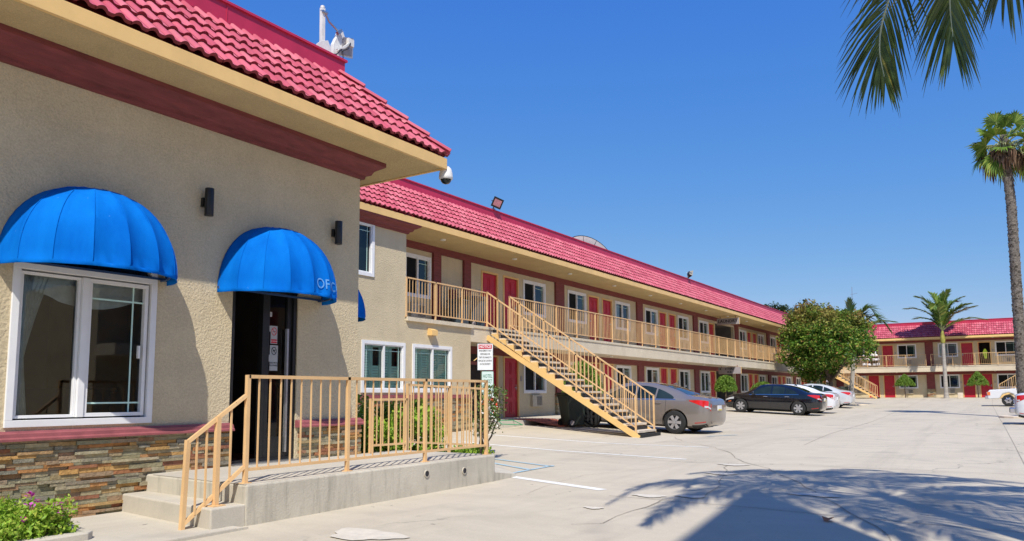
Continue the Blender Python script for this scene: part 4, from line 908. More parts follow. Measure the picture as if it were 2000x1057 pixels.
hang_sign(43.6, 1.12, 1.50, ['STAIRS', 'ICE'], 'small grey sign with arrow hanging under the balcony slab', True)

# ---------------------------------------------------------------- roof things
def flood(u, z, lab, tilt):
    o = thing('floodlight', lab, 'floodlight', (u, 14.0, z)); mb = MB(); c = Vector((u, 13.85, z+.21)); n = Vector((.05, -.80, -.55+tilt)).normalized(); n = Vector((-.35, -.75, -.35)).normalized() if tilt == 0 else Vector((.6, -.5, -.3)).normalized()
    a = n.cross(Vector((0, 0, 1))).normalized(); b = a.cross(n); a, b = (a+b*.25).normalized(), (b-a*.25).normalized()
    f = [c+a*sx*.20+b*sz*.17 for sx, sz in ((-1, -1), (1, -1), (1, 1), (-1, 1))]; mb.add([p+n*.05 for p in f]+[c-n*.09+a*sx*.10+b*sz*.09 for sx, sz in ((-1, -1), (1, -1), (1, 1), (-1, 1))], [(0, 1, 2, 3), (4, 5, 6, 7), (0, 1, 5, 4), (1, 2, 6, 5), (2, 3, 7, 6), (3, 0, 4, 7)])
    for k in range(4): mb.bar(c-n*.10+b*(-.07+k*.045)-a*.09, c-n*.10+b*(-.07+k*.045)+a*.09, .012, .06)
    part(mb, 'housing', 'black', o)
    mb = MB(); mb.prism([c+a*sx*.14+b*sz*.11+n*.052 for sx, sz in ((-1, -1), (1, -1), (1, 1), (-1, 1))], n*.006); part(mb, 'lens', 'glasslamp', o)
    mb = MB(); mb.bar((u, 14.0, z), c-n*.1, .04); mb.box(u-.08, u+.08, 13.95, 14.1, z-.01, z+.03); mb.bar(c+a*.21-n*.02, c-n*.16, .02); mb.bar(c-a*.21-n*.02, c-n*.16, .02); part(mb, 'bracket', 'metal', o)
flood(20.35, 6.11, 'black floodlight on the wing roof ridge, nearest', 0)
flood(38.6, 6.11, 'small black floodlight farther along the wing roof ridge', 1)
o = thing('satellite_dish', 'large round grey satellite dish mostly hidden behind the wing roof', 'satellite dish', (33.5, 17.2, 5.9))
mb = MB(); c = Vector((33.55, 17.2, 6.62)); n = Vector((-.45, -.80, .38)).normalized(); a = n.cross(Vector((0, 0, 1))).normalized(); b = a.cross(n); vs = [c-n*.35]; R_ = 1.5
for j in range(1, 6):
    for k in range(36): t = 6.28318*k/36; vs.append(c+(a*math.cos(t)+b*math.sin(t))*R_*j/5+n*(-.35+.35*(j/5)**2))
mb.add(vs, [(0, 1+k, 1+(k+1) % 36) for k in range(36)]+[(1+(j-1)*36+k, 1+(j-1)*36+(k+1) % 36, 1+j*36+(k+1) % 36, 1+j*36+k) for j in range(1, 5) for k in range(36)])
d_ = part(mb, 'dish', 'signgrey', o, smooth=True); s = d_.modifiers.new('s', 'SOLIDIFY'); s.thickness = .02
mb = MB()
for k in range(12): t = 6.28318*k/12; mb.tube([c-n*.34, c+(a*math.cos(t)+b*math.sin(t))*R_*.5-n*.26, c+(a*math.cos(t)+b*math.sin(t))*R_+n*.01], .016, 5)
mb.tube([c+(a*math.cos(6.28318*k/36)+b*math.sin(6.28318*k/36))*R_+n*.01 for k in range(37)], .02, 5, cap=False); part(mb, 'dish_ribs', 'black', o)
mb = MB(); mb.bar(c-n*.35, (33.6, 17.6, 5.8), .12); part(mb, 'mount', 'metal', o)
# antenna mast cluster on the office roof
o = thing('antenna_mount', 'white antenna mast with bracket arm, sector panel and square dish on the office roof', 'antenna', (7.9, 8.6, 5.24))
X = lambda u, z, v=0: Vector((u, 8.6+v, z))
mb = MB(); mb.bar(X(7.84, 5.2), X(7.83, 6.0), .06, .06); mb.lathe(X(7.83, 6.0), [(.034, 0), (.034, .03), (.02, .04)], 12); mb.prism([X(7.70, 5.20, -.04), X(7.70, 5.36, -.04), X(7.78, 5.44, -.04), X(7.92, 5.50, -.04), X(7.98, 5.40, -.04), X(7.98, 5.2, -.04)], (0, .02, 0)); part(mb, 'mast', 'whitemetal', o)
mb = MB(); mb.tube([X(7.80, 5.96), X(7.90, 5.93), X(7.97, 5.84), X(8.10, 5.79), X(8.16, 5.76)], .016, 8); mb.bar(X(7.79, 5.93, -.04), X(7.90, 5.93, -.04), .03); mb.bar(X(8.12, 5.70, -.03), X(8.2, 5.78, -.03), .05); part(mb, 'bracket_arm', 'metal', o)
mb = MB(); P = [X(8.06, 5.20), X(8.18, 5.22), X(8.32, 5.72), X(8.27, 5.82), X(8.20, 5.80), X(8.07, 5.52)]; mb.prism(P, (0, .07, 0)); part(mb, 'sector_panel', 'whitemetal', o, bev=.01)
mb = MB(); P = [X(8.24, 5.42, .0), X(8.62, 5.56, .15), X(8.62, 5.86, .13), X(8.26, 5.70, -.02)]; mb.prism(P, (.02, .03, 0)); part(mb, 'square_dish', 'signgrey', o)
mb = MB(); mb.prism([p+Vector((.021, .031, 0)) for p in [X(8.22, 5.40), X(8.65, 5.55, .15), X(8.65, 5.88, .13), X(8.24, 5.72, -.02)]], (.008, .012, 0)); part(mb, 'dish_cover', 'whitemetal', o)
mb = MB(); mb.box(8.38, 8.5, 8.58, 8.64, 5.62, 5.74); mb.bar(X(8.44, 5.68), X(8.16, 5.42, -.02), .035); mb.bar(X(8.1, 5.42, -.05), X(8.3, 5.55, -.05), .02); part(mb, 'dish_bracket', 'whitemetal', o)
mb = MB(); mb.tube([X(8.42, 5.66, -.02), X(8.33, 5.52, -.06), X(8.22, 5.44, -.05), X(8.24, 5.3, -.05), X(8.2, 5.22, 0)], .01, 6); mb.tube([X(8.2, 5.46, -.05), X(8.08, 5.33, -.06), X(7.98, 5.3, -.05), X(8.02, 5.22, 0)], .012, 6); part(mb, 'cable', 'ink', o)
# ---------------------------------------------------------------- plants
def trunk_tube(mb, pts, rs, n=14): mb.tube(pts, rs, n)
def frond(path, ll, n, droop=.5, wid=.022, seed=0, spread=1.0, mat='palm', par=None, rach='rachis', tipf=.35, gap=.0, r0=.022, vee=.35, sidev=None):
    """path: control points of the rachis; ll leaflet length; n leaflets per side"""
    rr = random.Random(seed); P = [Vector(p) for p in path]; pts = []
    for i in range(len(P)-1):      # Catmull-Rom
        a = P[max(i-1, 0)]; b = P[i]; c = P[i+1]; d = P[min(i+2, len(P)-1)]
        for k in range(8):
            t = k/8; pts.append(.5*((2*b)+(-a+c)*t+(2*a-5*b+4*c-d)*t*t+(-a+3*b-3*c+d)*t**3))
    pts.append(P[-1]); m = len(pts)-1
    rb = MB(); rb.tube(pts, [r0*(1-.8*i/m) for i in range(m+1)], 6); lf = MB()
    for k in range(n):
        f = gap+(1-gap)*(k+.5)/n; i = min(int(f*m), m-1); p = pts[i].lerp(pts[i+1], f*m-i); d = (pts[i+1]-pts[i]).normalized()
        side = d.cross(Vector((0, 0, 1)));
        if side.length < .1: side = Vector((0, 1, 0))
        if sidev is not None: side = sidev-d*sidev.dot(d)
        side.normalize(); upn = side.cross(d)
        L = ll*min(1, .45+2.2*f)*min(1, tipf+(1-f)*2.2)
        for s in (-1, 1):
            q = (side*s*spread+d*(.55+.4*f+3*f**6)+upn*(vee*rr.uniform(.2, 1)))
            q.normalize(); l = L*rr.uniform(.82, 1.1); w_ = wid*rr.uniform(.8, 1.2); q = (q+Vector((rr.uniform(-.09, .09), rr.uniform(-.09, .09), 0))).normalized()
            prev = p; vs = []; wn = q.cross(upn).normalized(); 
            for j, (wf) in enumerate((.5, 1, .9, .55, .06)):
                dr = Vector((0, 0, -droop*rr.uniform(.85, 1.15)))*(j/4)**1.6*l
                c_ = p+q*l*j/4*(1-.15*droop*(j/4))+dr; vs += [c_-wn*w_*wf, c_+upn*(-.3*w_*wf), c_+wn*w_*wf]
            lf.add(vs, [(3*j+a, 3*j+a+1, 3*j+a+4, 3*j+a+3) for j in range(4) for a in (0, 1)])
    r = part(rb, 'frond', rach, par); l = part(lf, 'leaflets', mat, r); return r
# near palm whose crown is above the frame
NP = thing('feather_palm', 'near palm with drooping feathery fronds entering at the top right', 'palm', (4.75, -2.2, -1.28))
mb = MB(); mb.tube([(4.7, -2.25, -1.4), (4.78, -2.2, 1), (4.95, -2.05, 4), (5.15, -1.95, 6.4)], [.17, .14, .13, .12], 16); part(mb, 'trunk', 'smoothtrunk', NP, smooth=True)
CC = Vector((5.15, -1.95, 6.5))
def R3(x, y, t):   # point at horizontal distance t from the camera along an image ray
    d = fw+rt2*((x-1000)/1480.977)-up2*((y-616.14)/1480.977); return d*(t/math.hypot(d.x, d.y))
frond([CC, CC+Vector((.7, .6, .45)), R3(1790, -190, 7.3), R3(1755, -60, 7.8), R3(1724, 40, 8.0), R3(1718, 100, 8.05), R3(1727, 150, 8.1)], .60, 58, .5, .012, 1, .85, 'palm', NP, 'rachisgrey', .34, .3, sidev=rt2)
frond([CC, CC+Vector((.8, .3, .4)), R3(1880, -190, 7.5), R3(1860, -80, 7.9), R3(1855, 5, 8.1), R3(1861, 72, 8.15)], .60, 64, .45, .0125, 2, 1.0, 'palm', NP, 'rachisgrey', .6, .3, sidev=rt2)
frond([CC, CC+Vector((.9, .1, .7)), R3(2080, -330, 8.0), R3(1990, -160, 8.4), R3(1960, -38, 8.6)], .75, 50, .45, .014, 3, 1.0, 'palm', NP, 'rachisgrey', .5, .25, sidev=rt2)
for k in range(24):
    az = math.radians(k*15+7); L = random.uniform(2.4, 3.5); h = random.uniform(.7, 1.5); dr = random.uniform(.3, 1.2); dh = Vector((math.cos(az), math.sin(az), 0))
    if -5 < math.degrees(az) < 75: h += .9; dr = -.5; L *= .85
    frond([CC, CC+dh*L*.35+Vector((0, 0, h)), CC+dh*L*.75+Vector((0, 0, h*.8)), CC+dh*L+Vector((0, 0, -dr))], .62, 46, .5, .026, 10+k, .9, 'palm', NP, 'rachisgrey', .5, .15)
# fan palm
FP = thing('fan_palm', 'very tall fan palm with rough trunk and brown dead leaves at the right edge', 'palm', (38, -.47, -1.08))
mb = MB(); base = Vector((38, -.50, -1.2)); tp = [(38, -.50, -1.2), (38, -.50, 0), (38, -.51, 2.2), (38, -.52, 4.4), (38, -.55, 7.9), (38, -.46, 10.4), (38, -.44, 11.2)]; rsx = [.29, .23, .205, .19, .18, .175, .12]
mb.tube(tp, rsx, 18); part(mb, 'trunk', 'bark', FP, smooth=True)
def along(z):
    for a, b, r1, r2 in zip(tp, tp[1:], rsx, rsx[1:]):
        if a[2] <= z <= b[2]: f = (z-a[2])/(b[2]-a[2]); return Vector(a).lerp(Vector(b), f), r1+(r2-r1)*f
    return Vector(tp[-1]), rsx[-1]
mb = MB(); z = -1.0; k = 0
while z < 10.7:
    c, r = along(z); a = k*2.399; n = Vector((math.cos(a), math.sin(a), 0)); s_ = Vector((-n.y, n.x, 0)); w_ = random.uniform(.035, .075); h = random.uniform(.08, .18); o_ = random.uniform(.015, .055)
    p = c+n*(r-.02); mb.add([p-s_*w_, p+s_*w_, p+s_*w_*.5+n*o_+Vector((0, 0, h)), p-s_*w_*.6+n*o_+Vector((0, 0, h*.9)), p-n*.05+Vector((0, 0, h))], [(0, 1, 2, 3), (0, 3, 4), (1, 4, 2), (3, 2, 4)]); z += .0085; k += 1
part(mb, 'leaf_bases', 'boot', FP)
def fanleaf(mb, c, d, R_, seed, sag=.3, n=22):
    rr = random.Random(seed); d = Vector(d).normalized(); s0 = d.cross(Vector((0, 0, 1))).normalized(); u0 = s0.cross(d); tw = rr.uniform(-1.1, 1.1); s_ = s0*math.cos(tw)+u0*math.sin(tw); u_ = s_.cross(d)
    for k in range(n):
        a = -1.95+3.9*k/(n-1); l = R_*(.75+.25*math.cos(a*.7))*rr.uniform(.9, 1.08); q = (d*math.cos(a)+s_*math.sin(a)+u_*.12).normalized(); wn = q.cross(u_).normalized()*(R_*.075)
        e = c+q*l+Vector((0, 0, -sag*l*rr.uniform(.5, 1.4))); m_ = c+q*l*.6+Vector((0, 0, -sag*l*.12)); mb.add([c, m_-wn, m_+u_*.02, m_+wn, e], [(0, 1, 2), (0, 2, 3), (1, 4, 2), (2, 4, 3)])
gm = MB(); dm = MB(); pm = MB(); CF = Vector((38, -.45, 10.45))
for k in range(24):
    az = k*2.399; el = 1.35-2.2*(k/23); dist = random.uniform(.75, 1.15); d = Vector((math.cos(az)*math.cos(el), math.sin(az)*math.cos(el), math.sin(el)))
    e = CF+d*dist; pm.tube([CF, CF+d*dist*.6+Vector((0, 0, .05)), e], .022, 5); dd = d+Vector((0, 0, -.15)); fanleaf(gm, e, dd, random.uniform(.58, .78), k, .25 if k < 18 else .7)
for k in range(26):
    az = k*2.399+.7; dist = random.uniform(.45, .95); e = CF+Vector((math.cos(az)*dist, math.sin(az)*dist, -random.uniform(.0, .7))); pm.tube([CF, CF+Vector((math.cos(az)*dist*.7, math.sin(az)*dist*.7, .12)), e], .02, 5)
    for j in range(16):
        q = e+Vector((random.uniform(-.17, .17), random.uniform(-.17, .17), 0)); l = random.uniform(.4, .95); w_ = Vector((random.uniform(-.035, .035), random.uniform(-.035, .035), 0)); b_ = q+Vector((random.uniform(-.14, .14), random.uniform(-.14, .14), -l)); dm.add([e-w_, e+w_, q.lerp(b_, .5)+w_*1.2, q.lerp(b_, .5)-w_*1.2, b_], [(0, 1, 2, 3), (3, 2, 4)])
part(pm, 'petioles', 'rachis', FP); part(gm, 'green_fans', 'fan', FP); part(dm, 'dead_fans', 'fandead', FP)
# slender palms by the far wing and behind the tree
def king_palm(x, y, z0, zc, label, specs, lean=(0, 0), r=.15, mat='palmlight', L=2.3):
    t = thing('feather_palm', label, 'palm', (x, y, z0)); mb = MB(); top = Vector((x+lean[0], y+lean[1], zc-1.1)); mb.tube([(x, y, z0-.1), (x, y, z0+.5), Vector((x, y, z0)).lerp(top, .5), top], [r*1.5, r*1.15, r, r*.85], 14); part(mb, 'trunk', 'smoothtrunk', t, smooth=True)
    mb = MB(); cc_ = Vector((x+lean[0], y+lean[1], zc)); mb.tube([top, top.lerp(cc_, .3), top.lerp(cc_, .8), cc_], [r*.95, r*1.35, r*.9, r*.5], 12); part(mb, 'crown_shaft', 'crownshaft', t, smooth=True)
    for i, (dx, dy, hgt, tip) in enumerate(specs):
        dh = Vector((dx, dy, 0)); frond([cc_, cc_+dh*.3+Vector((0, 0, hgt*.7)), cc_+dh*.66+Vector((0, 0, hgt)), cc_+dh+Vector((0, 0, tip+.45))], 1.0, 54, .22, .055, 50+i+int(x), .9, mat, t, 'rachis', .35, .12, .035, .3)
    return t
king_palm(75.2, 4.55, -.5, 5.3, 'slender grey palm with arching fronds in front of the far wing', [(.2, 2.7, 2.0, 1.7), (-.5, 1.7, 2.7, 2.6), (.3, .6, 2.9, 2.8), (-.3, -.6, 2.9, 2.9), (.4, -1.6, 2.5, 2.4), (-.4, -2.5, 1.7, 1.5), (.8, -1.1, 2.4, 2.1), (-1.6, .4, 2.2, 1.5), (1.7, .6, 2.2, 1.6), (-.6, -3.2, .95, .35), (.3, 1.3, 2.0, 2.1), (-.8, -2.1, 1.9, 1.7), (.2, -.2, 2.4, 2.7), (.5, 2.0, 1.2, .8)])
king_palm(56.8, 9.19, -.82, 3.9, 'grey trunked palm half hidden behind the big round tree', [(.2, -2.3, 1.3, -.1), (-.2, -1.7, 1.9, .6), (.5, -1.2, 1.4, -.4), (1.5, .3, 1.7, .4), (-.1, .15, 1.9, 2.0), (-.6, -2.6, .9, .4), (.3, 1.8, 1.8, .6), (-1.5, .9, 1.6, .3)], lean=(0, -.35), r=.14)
mb = MB(); mb.tube([(62, 9.7, 2), (62, 9.55, 8.0)], .018, 5); mb.tube([(62, 9.7, 7.4), (62, 9.2, 7.5)], .01, 4); tag(part(mb, 'roof_aerial', 'metal'), 'thin whip aerial rising behind the big round tree', 'aerial')
# round tree
TR = thing('round_tree', 'big round leafy tree with reddish top beside the white cars', 'tree', (53, 9.7, -.9))
mb = MB(); b0 = Vector((53, 9.62, -1.0)); f0 = Vector((53, 9.75, .7)); mb.tube([b0, b0.lerp(f0, .5), f0], [.2, .15, .14], 10)
rng = np.random.default_rng(11); cl = []
for k in range(260):
    d = rng.normal(size=3); d /= np.linalg.norm(d); rr = (rng.random()**.33); q = np.array([53, 10.12, 3.35])+d*np.array([3.0, 3.0, 2.55])*rr*(.9+.12*math.sin(5*d[1]+3*d[0]))
    if q[2] < .85: q[2] = .85+rng.random()*.5
    cl.append(tuple(q))
for k in range(16): q = Vector(cl[k*7]); mb.tube([f0, f0.lerp(q, .5)+Vector((0, 0, -.15)), q], [.09, .05, .02], 6)
mb.tube([(53.5, 10.4, -1), (53.4, 10.3, .3), (53.2, 10.6, 1.6)], [.09, .07, .05], 8)
part(mb, 'trunk', 'trunk', TR, smooth=True)
part(leaves(46000, cl, .55, .095, .45, .2, rng), 'crown', 'leaf', TR)
# dark treetops behind the wing roof
for (x, y, z, r_, n, lab) in ((95, 23.6, 9.7, 1.3, 2200, 'dark treetop showing above the end of the wing roof'), (88, 18.5, 8.6, 1.4, 2000, 'dark treetop behind the crown of the round tree')):
    t = thing('background_tree', lab, 'tree', (x, y, -.5)); mb = MB(); mb.tube([(x, y, -.6), (x, y, z)], [.3, .1], 8); part(mb, 'trunk', 'trunk', t)
    cl2 = [(x+random.gauss(0, r_*.5), y+random.gauss(0, r_*.5), z+random.gauss(0, r_*.42)) for _ in range(34)]; part(leaves(n, cl2, .65, .13, .5, .2, rng), 'crown', 'leafdark', t)
# lollipop topiary
def topiary(x, y, z0, zc, rx, rz, label, cone=False, n=12000, group='clipped topiary trees along the walkways'):
    t = thing('topiary', label, 'shrub', (x, y, z0), 0, group); mb = MB(); mb.tube([(x, y, z0-.05), (x+.02, y+.03, (z0+zc)/2), (x, y, zc)], [.05, .035, .04], 8); mb.tube([(x+.07, y+.05, z0), (x+.03, y, zc-.1)], .02, 6); part(mb, 'trunk', 'trunk', t)
    cs = []
    for k in range(320):
        a = random.random()*6.283; h = random.random(); rad = rx*(math.sqrt(max(0, 1-(h*1.0)**2)) if not cone else (1-h**1.5)*.98+.02)
        if k % 3 == 0: rad *= random.random()**.5
        cs.append((x+rad*math.cos(a), y+rad*math.sin(a), zc-rz*.55+h*rz*1.5))
    part(leaves(n, cs, .11, .036, .6, .0, rng), 'crown', 'topi', t)
topiary(40.9, 12.85, -.79, .42, .52, .5, 'round clipped topiary on thin stems beside the front of the black sedan')
topiary(22.9, 12.1, -.9, .35, .62, .72, 'round clipped topiary seen behind the stair treads')
topiary(48.5, 12.9, -.8, .15, .75, .5, 'round clipped topiary above the roof of the black sedan')
topiary(75.9, 7.75, -.5, .95, .78, .62, 'pointed clipped topiary in front of the far wing, left of the slender palm', True)
topiary(75.9, 2.2, -.5, 1.0, .76, .72, 'pointed clipped topiary between two red doors of the far wing', True)
# shrubs in the planter, vine, flowers, ground cover
def bush(cs, n, rad, size, name, label, mat, cat='shrub', stems=0, root=None):
    c0 = Vector([sum(c[i] for c in cs)/len(cs) for i in range(3)]); z0 = min(c[2] for c in cs)-.3; t = thing(name, label, cat, (c0.x, c0.y, z0)); mb = MB()
    for k in range(max(3, stems)):
        q = Vector(cs[(k*5) % len(cs)]); mb.tube([(c0.x+random.uniform(-.15, .15), c0.y+random.uniform(-.15, .15), z0-.1), q.lerp(c0, .4)+Vector((0, 0, -.1)), q], [.018, .013, .006], 5)
    part(mb, 'stems', 'trunk', t); part(leaves(n, cs, rad, size, .55, .1, rng), 'foliage', mat, t); return t
cs = [(random.uniform(9.1, 10.9), random.uniform(8.6, 9.6), random.uniform(-1.05, -.40)) for _ in range(60)]+[(random.uniform(9.7, 10.8), random.uniform(8.6, 9.4), random.uniform(-.55, -.28)) for _ in range(26)]
bush(cs, 9000, .22, .045, 'planter_shrub', 'loose green shrub in the planter behind the platform railing', 'bushleaf', stems=10)
cs = [(random.uniform(8.7, 10.0), random.uniform(9.6, 10.8), random.uniform(-.9, .0)) for _ in range(50)]
bush(cs, 3500, .25, .045, 'planter_shrub', 'taller bright green shrub against the office corner', 'bushleaf', stems=6)
cs = [(random.uniform(10.8, 12.2), random.uniform(8.25, 8.9), -1.18+random.random()*.12) for _ in range(40)]
bush(cs, 2600, .14, .035, 'low_cover_plant', 'low yellow green ground cover behind the end of the front railing', 'bushleaf', 'plant')
vt = thing('climbing_vine', 'leggy climbing vine with twisted bare stems at the railing end', 'vine', (11.9, 8.3, -1.2)); mb = MB(); cs = []
for k in range(7):
    x, y, z = 11.7+random.uniform(-.25, .25), 8.25+random.uniform(-.15, .15), -1.22; P = [(x, y, z)]
    for j in range(9): x += random.uniform(-.10, .11); y += random.uniform(-.06, .06); z += .145; P.append((x, y, z)); cs += [(x+random.uniform(-.15, .15), y, z)] if j > 2 else []
    mb.tube(P, [.02*(1-.07*j) for j in range(len(P))], 6)
part(mb, 'stems', 'trunk', vt); part(leaves(750, cs, .14, .036, .5, .1, rng), 'foliage', 'vine', vt)
mb = MB(); mb.add([(9.2, 8.1, -1.205), (11.5, 8.3, -1.205), (12.2, 9.4, -1.2), (13.4, 13.09, -1.0), (8.4, 13.09, -1.0), (8.4, 8.1, -1.205)], [(0, 1, 2, 3, 4, 5)]); struct(mb, 'planter_bed', 'soil', 'bare soil of the planter bed')
cs = [(random.uniform(2.95, 3.58), random.uniform(6.85, 7.65), random.uniform(-1.18, -1.0)+.06*random.random()) for _ in range(70)]
fb = bush(cs, 7000, .11, .020, 'flower_bush', 'low bright green geranium bush with pink flowers in the corner bed', 'bushleaf', stems=8)
for k in range(16):
    mb = MB()
    x, y, z = (random.uniform(3.15, 3.62), random.uniform(6.82, 7.2), random.uniform(-1.04, -.90)) if k > 3 else ((3.52, 7.0, -.99), (3.40, 7.3, -.87), (3.66, 7.3, -.95), (3.55, 7.1, -.96))[k]
    for j in range(9 if k < 2 else 5):
        d = Vector((random.gauss(0, 1), random.gauss(0, 1), random.gauss(.3, .6))).normalized(); a = d.cross(Vector((0, 0, 1))).normalized(); c = Vector((x, y, z))+Vector((random.gauss(0, .016), random.gauss(0, .016), random.gauss(0, .01))); s_ = .03
        mb.add([c, c+d*s_+a*s_*.6, c+d*s_*1.6, c+d*s_-a*s_*.6], [(0, 1, 2, 3)])
    part(mb, 'flower', 'flower', fb)
mb = MB(); mb.prism([(2.6, 6.74, -1.3), (3.62, 6.74, -1.3), (3.70, 6.82, -1.3), (3.78, 7.35, -1.3), (3.68, 7.4, -1.3), (3.60, 6.9, -1.3), (2.6, 6.86, -1.3)], (0, 0, .13)); tag(part(mb, 'planter_kerb', 'walk', bev=.012), 'pale concrete kerb round the flower bed at the bottom left', 'kerb')
mb = MB(); mb.add([(2.4, 6.8, -1.215), (3.66, 6.85, -1.215), (3.72, 7.5, -1.215), (3.6, 8.05, -1.215), (2.4, 8.05, -1.215)], [(0, 1, 2, 3, 4)]); struct(mb, 'flower_bed', 'soil', 'dark soil of the corner flower bed')
mb = MB(); x, y = 7.98, 1.59; z = g(x, y)+.01; mb.add([(x, y, z), (x+.07, y+.03, z+.03), (x+.10, y-.05, z+.005), (x+.04, y-.09, z+.035), (x-.04, y-.05, z+.01), (x+.03, y-.03, z+.02)], [(0, 1, 5), (1, 2, 5), (2, 3, 5), (3, 4, 5), (4, 0, 5)]); l_ = part(mb, 'fallen_leaf', 'leafdead'); s = l_.modifiers.new('s', 'SOLIDIFY'); s.thickness = .003; tag(l_, 'curled brown dead leaf lying in the shadow on the concrete', 'leaf')

# ---------------------------------------------------------------- small things
def wheelie_bin(x, y, z, label, mat, s=1, rz=0, group=None):
    t = thing('wheelie_bin', label, 'bin', (x, y, z), rz, group); mb = MB(); b = [(-.23, -.25), (.23, -.25), (.23, .25), (-.23, .25)]; tp_ = [(-.30, -.33), (.30, -.33), (.30, .36), (-.30, .36)]
    mb.add([(p[0]*s, p[1]*s, .04*s) for p in b]+[(p[0]*s, p[1]*s, .94*s) for p in tp_], [(0, 1, 2, 3), (4, 5, 6, 7), (0, 1, 5, 4), (1, 2, 6, 5), (2, 3, 7, 6), (3, 0, 4, 7)]); mb.box(-.32*s, .32*s, -.35*s, .38*s, .90*s, .95*s); part(mb, 'bin_body', mat, t, True, bev=.02)
    mb = MB(); mb.prism([(-.33*s, -.37*s, .955*s), (-.33*s, .40*s, .955*s), (-.33*s, .36*s, 1.03*s), (-.33*s, -.30*s, 1.02*s)], (.66*s, 0, 0)); mb.tube([(-.28*s, .45*s, .97*s), (.28*s, .45*s, .97*s)], .018*s, 8); part(mb, 'lid', mat, t, True, bev=.01)
    for sx in (-1, 1):
        mb = MB(); mb.lathe((sx*.30*s, .22*s, .125*s), [(.02, -.025), (.12*s, -.025), (.125*s, 0), (.12*s, .025), (.02, .025)], 18, 'x'); w_ = part(mb, 'wheel', 'blackmatte', t, True)
        mb = MB(); mb.lathe((sx*.332*s, .22*s, .125*s), [(.015, -.004), (.03, .004), (.07*s, .004), (.075*s, -.004)], 12, 'x'); part(mb, 'hub', 'signgrey', w_, True)
    return t
wheelie_bin(20.45, 11.15, g(20.45, 11.15)+.01, 'dark green wheelie bin under the staircase', 'greenbin', 1.0, math.radians(60))
wheelie_bin(18.2, 13.75, 2.03, 'blue grey wheelie bin behind the balcony railing, left one', 'bluebin', .8, .1, 'bins on the balcony')
wheelie_bin(18.95, 13.75, 2.03, 'larger blue grey wheelie bin behind the balcony railing near the stair head', 'bluebin', .95, 1.2, 'bins on the balcony')
wheelie_bin(74.6, 12.6, -.47, 'dark wheelie bin under the distant left staircase', 'greenbin', 1.0, .4)
t = thing('hose_reel', 'white hose reel cart wound with orange hose behind the sign pole', 'hose reel', (18.6, 12.9, -.95)); c = Vector((18.35, 12.75, -.35)); ax_ = Vector((-.8, -.6, 0))
mb = MB(); sd = Vector((.6, -.8, 0))
for o_ in (-.15, .15):
    mb.tube([c+ax_*o_+(sd*math.cos(6.283*k/20)+Vector((0, 0, 1))*math.sin(6.283*k/20))*.29 for k in range(21)], .022, 6, cap=False)
    for k in range(4): a = math.pi*k/4; q = (sd*math.cos(a)+Vector((0, 0, 1))*math.sin(a))*.28; mb.bar(c+ax_*o_-q, c+ax_*o_+q, .03, .02)
part(mb, 'reel', 'whitemetal', t)
mb = MB()
for j in range(7): mb.tube([c+ax_*(-.12+.04*j)+(sd*math.cos(6.283*k/16)+Vector((0, 0, 1))*math.sin(6.283*k/16))*(.20+.012*(j % 2)) for k in range(17)], .026, 6, cap=False)
part(mb, 'orange_hose', 'orangehose', t)
mb = MB(); mb.bar(c+ax_*.17, c+ax_*.17+sd*.22+Vector((0, 0, -.58)), .035); mb.bar(c+ax_*.17, c+ax_*.17-sd*.2+Vector((0, 0, -.58)), .035); mb.bar(c-ax_*.17, c-ax_*.17+sd*.22+Vector((0, 0, -.58)), .035); mb.bar(c-ax_*.17, c-ax_*.17-sd*.2+Vector((0, 0, -.58)), .035); mb.bar(c, c-sd*.15+Vector((0, 0, .55)), .03); part(mb, 'stand', 'whitemetal', t)
mb = MB(); z = -.925; mb.tube([(18.1, 12.7, -.4), (18.3, 12.3, -.85), (18.7, 12.0, -.93+.05), (19.1, 12.1, -.9), (19.2, 12.5, -.77), (18.8, 12.7, -.77), (18.5, 12.6, -.77)], .014, 6); part(mb, 'green_hose', 'greenhose', t)
t = thing('laundry_cart', 'housekeeping cart piled with white linen on the far upper balcony', 'cart', (77.2, 10.6, 2.31))
mb = MB(); mb.box(76.95, 77.4, 9.9, 11.3, 2.45, 2.49); mb.box(76.95, 77.4, 9.9, 11.3, 2.9, 2.94); mb.box(76.95, 77.4, 9.9, 11.3, 3.3, 3.34)
for y in (9.92, 11.28):
    for x in (76.97, 77.38): mb.bar((x, y, 2.35), (x, y, 3.4), .03)
part(mb, 'frame', 'metal', t)
mb = MB()
for k in range(16): x, y = random.uniform(77.0, 77.3), random.uniform(9.95, 11.2); z = random.choice((2.5, 2.95, 3.35)); mb.lathe((x, y, z), [(.02, 0), (.15, .01), (.17, .08), (.13, .16+random.random()*.1), (.03, .2)], 9)
mb.box(77.0, 77.3, 10.1, 10.18, 3.35, 3.8); part(mb, 'linen_pile', 'linen', t)
mb = MB(); mb.lathe((77.1, 10.5, 3.5), [(.02, 0), (.11, .01), (.12, .1), (.03, .2)], 9); part(mb, 'yellow_cloth', 'yellowgreen', t)
mb = MB(); mb.prism([(77.85, 1.62, 2.9), (77.85, 1.45, 2.9), (77.85, 1.40, 3.5), (77.85, 1.5, 3.75), (77.85, 1.62, 3.75), (77.85, 1.75, 3.45)], (.06, 0, 0)); tag(part(mb, 'safety_vest', 'yellowgreen', bev=.01), 'bright yellow green vest hanging in the open doorway of the far wing', 'vest')
for x, y, dx in ((75.9, 6.0, 0),):
    pass
mb = MB(); mb.box(74.9, 75.3, 3.3, 3.7, -.52, -.05); tag(part(mb, 'kerb_post', 'conc_step', bev=.03), 'short concrete block under the window of the far wing', 'block')
mb = MB()
for k in range(8): a = 6.283*k/8; 
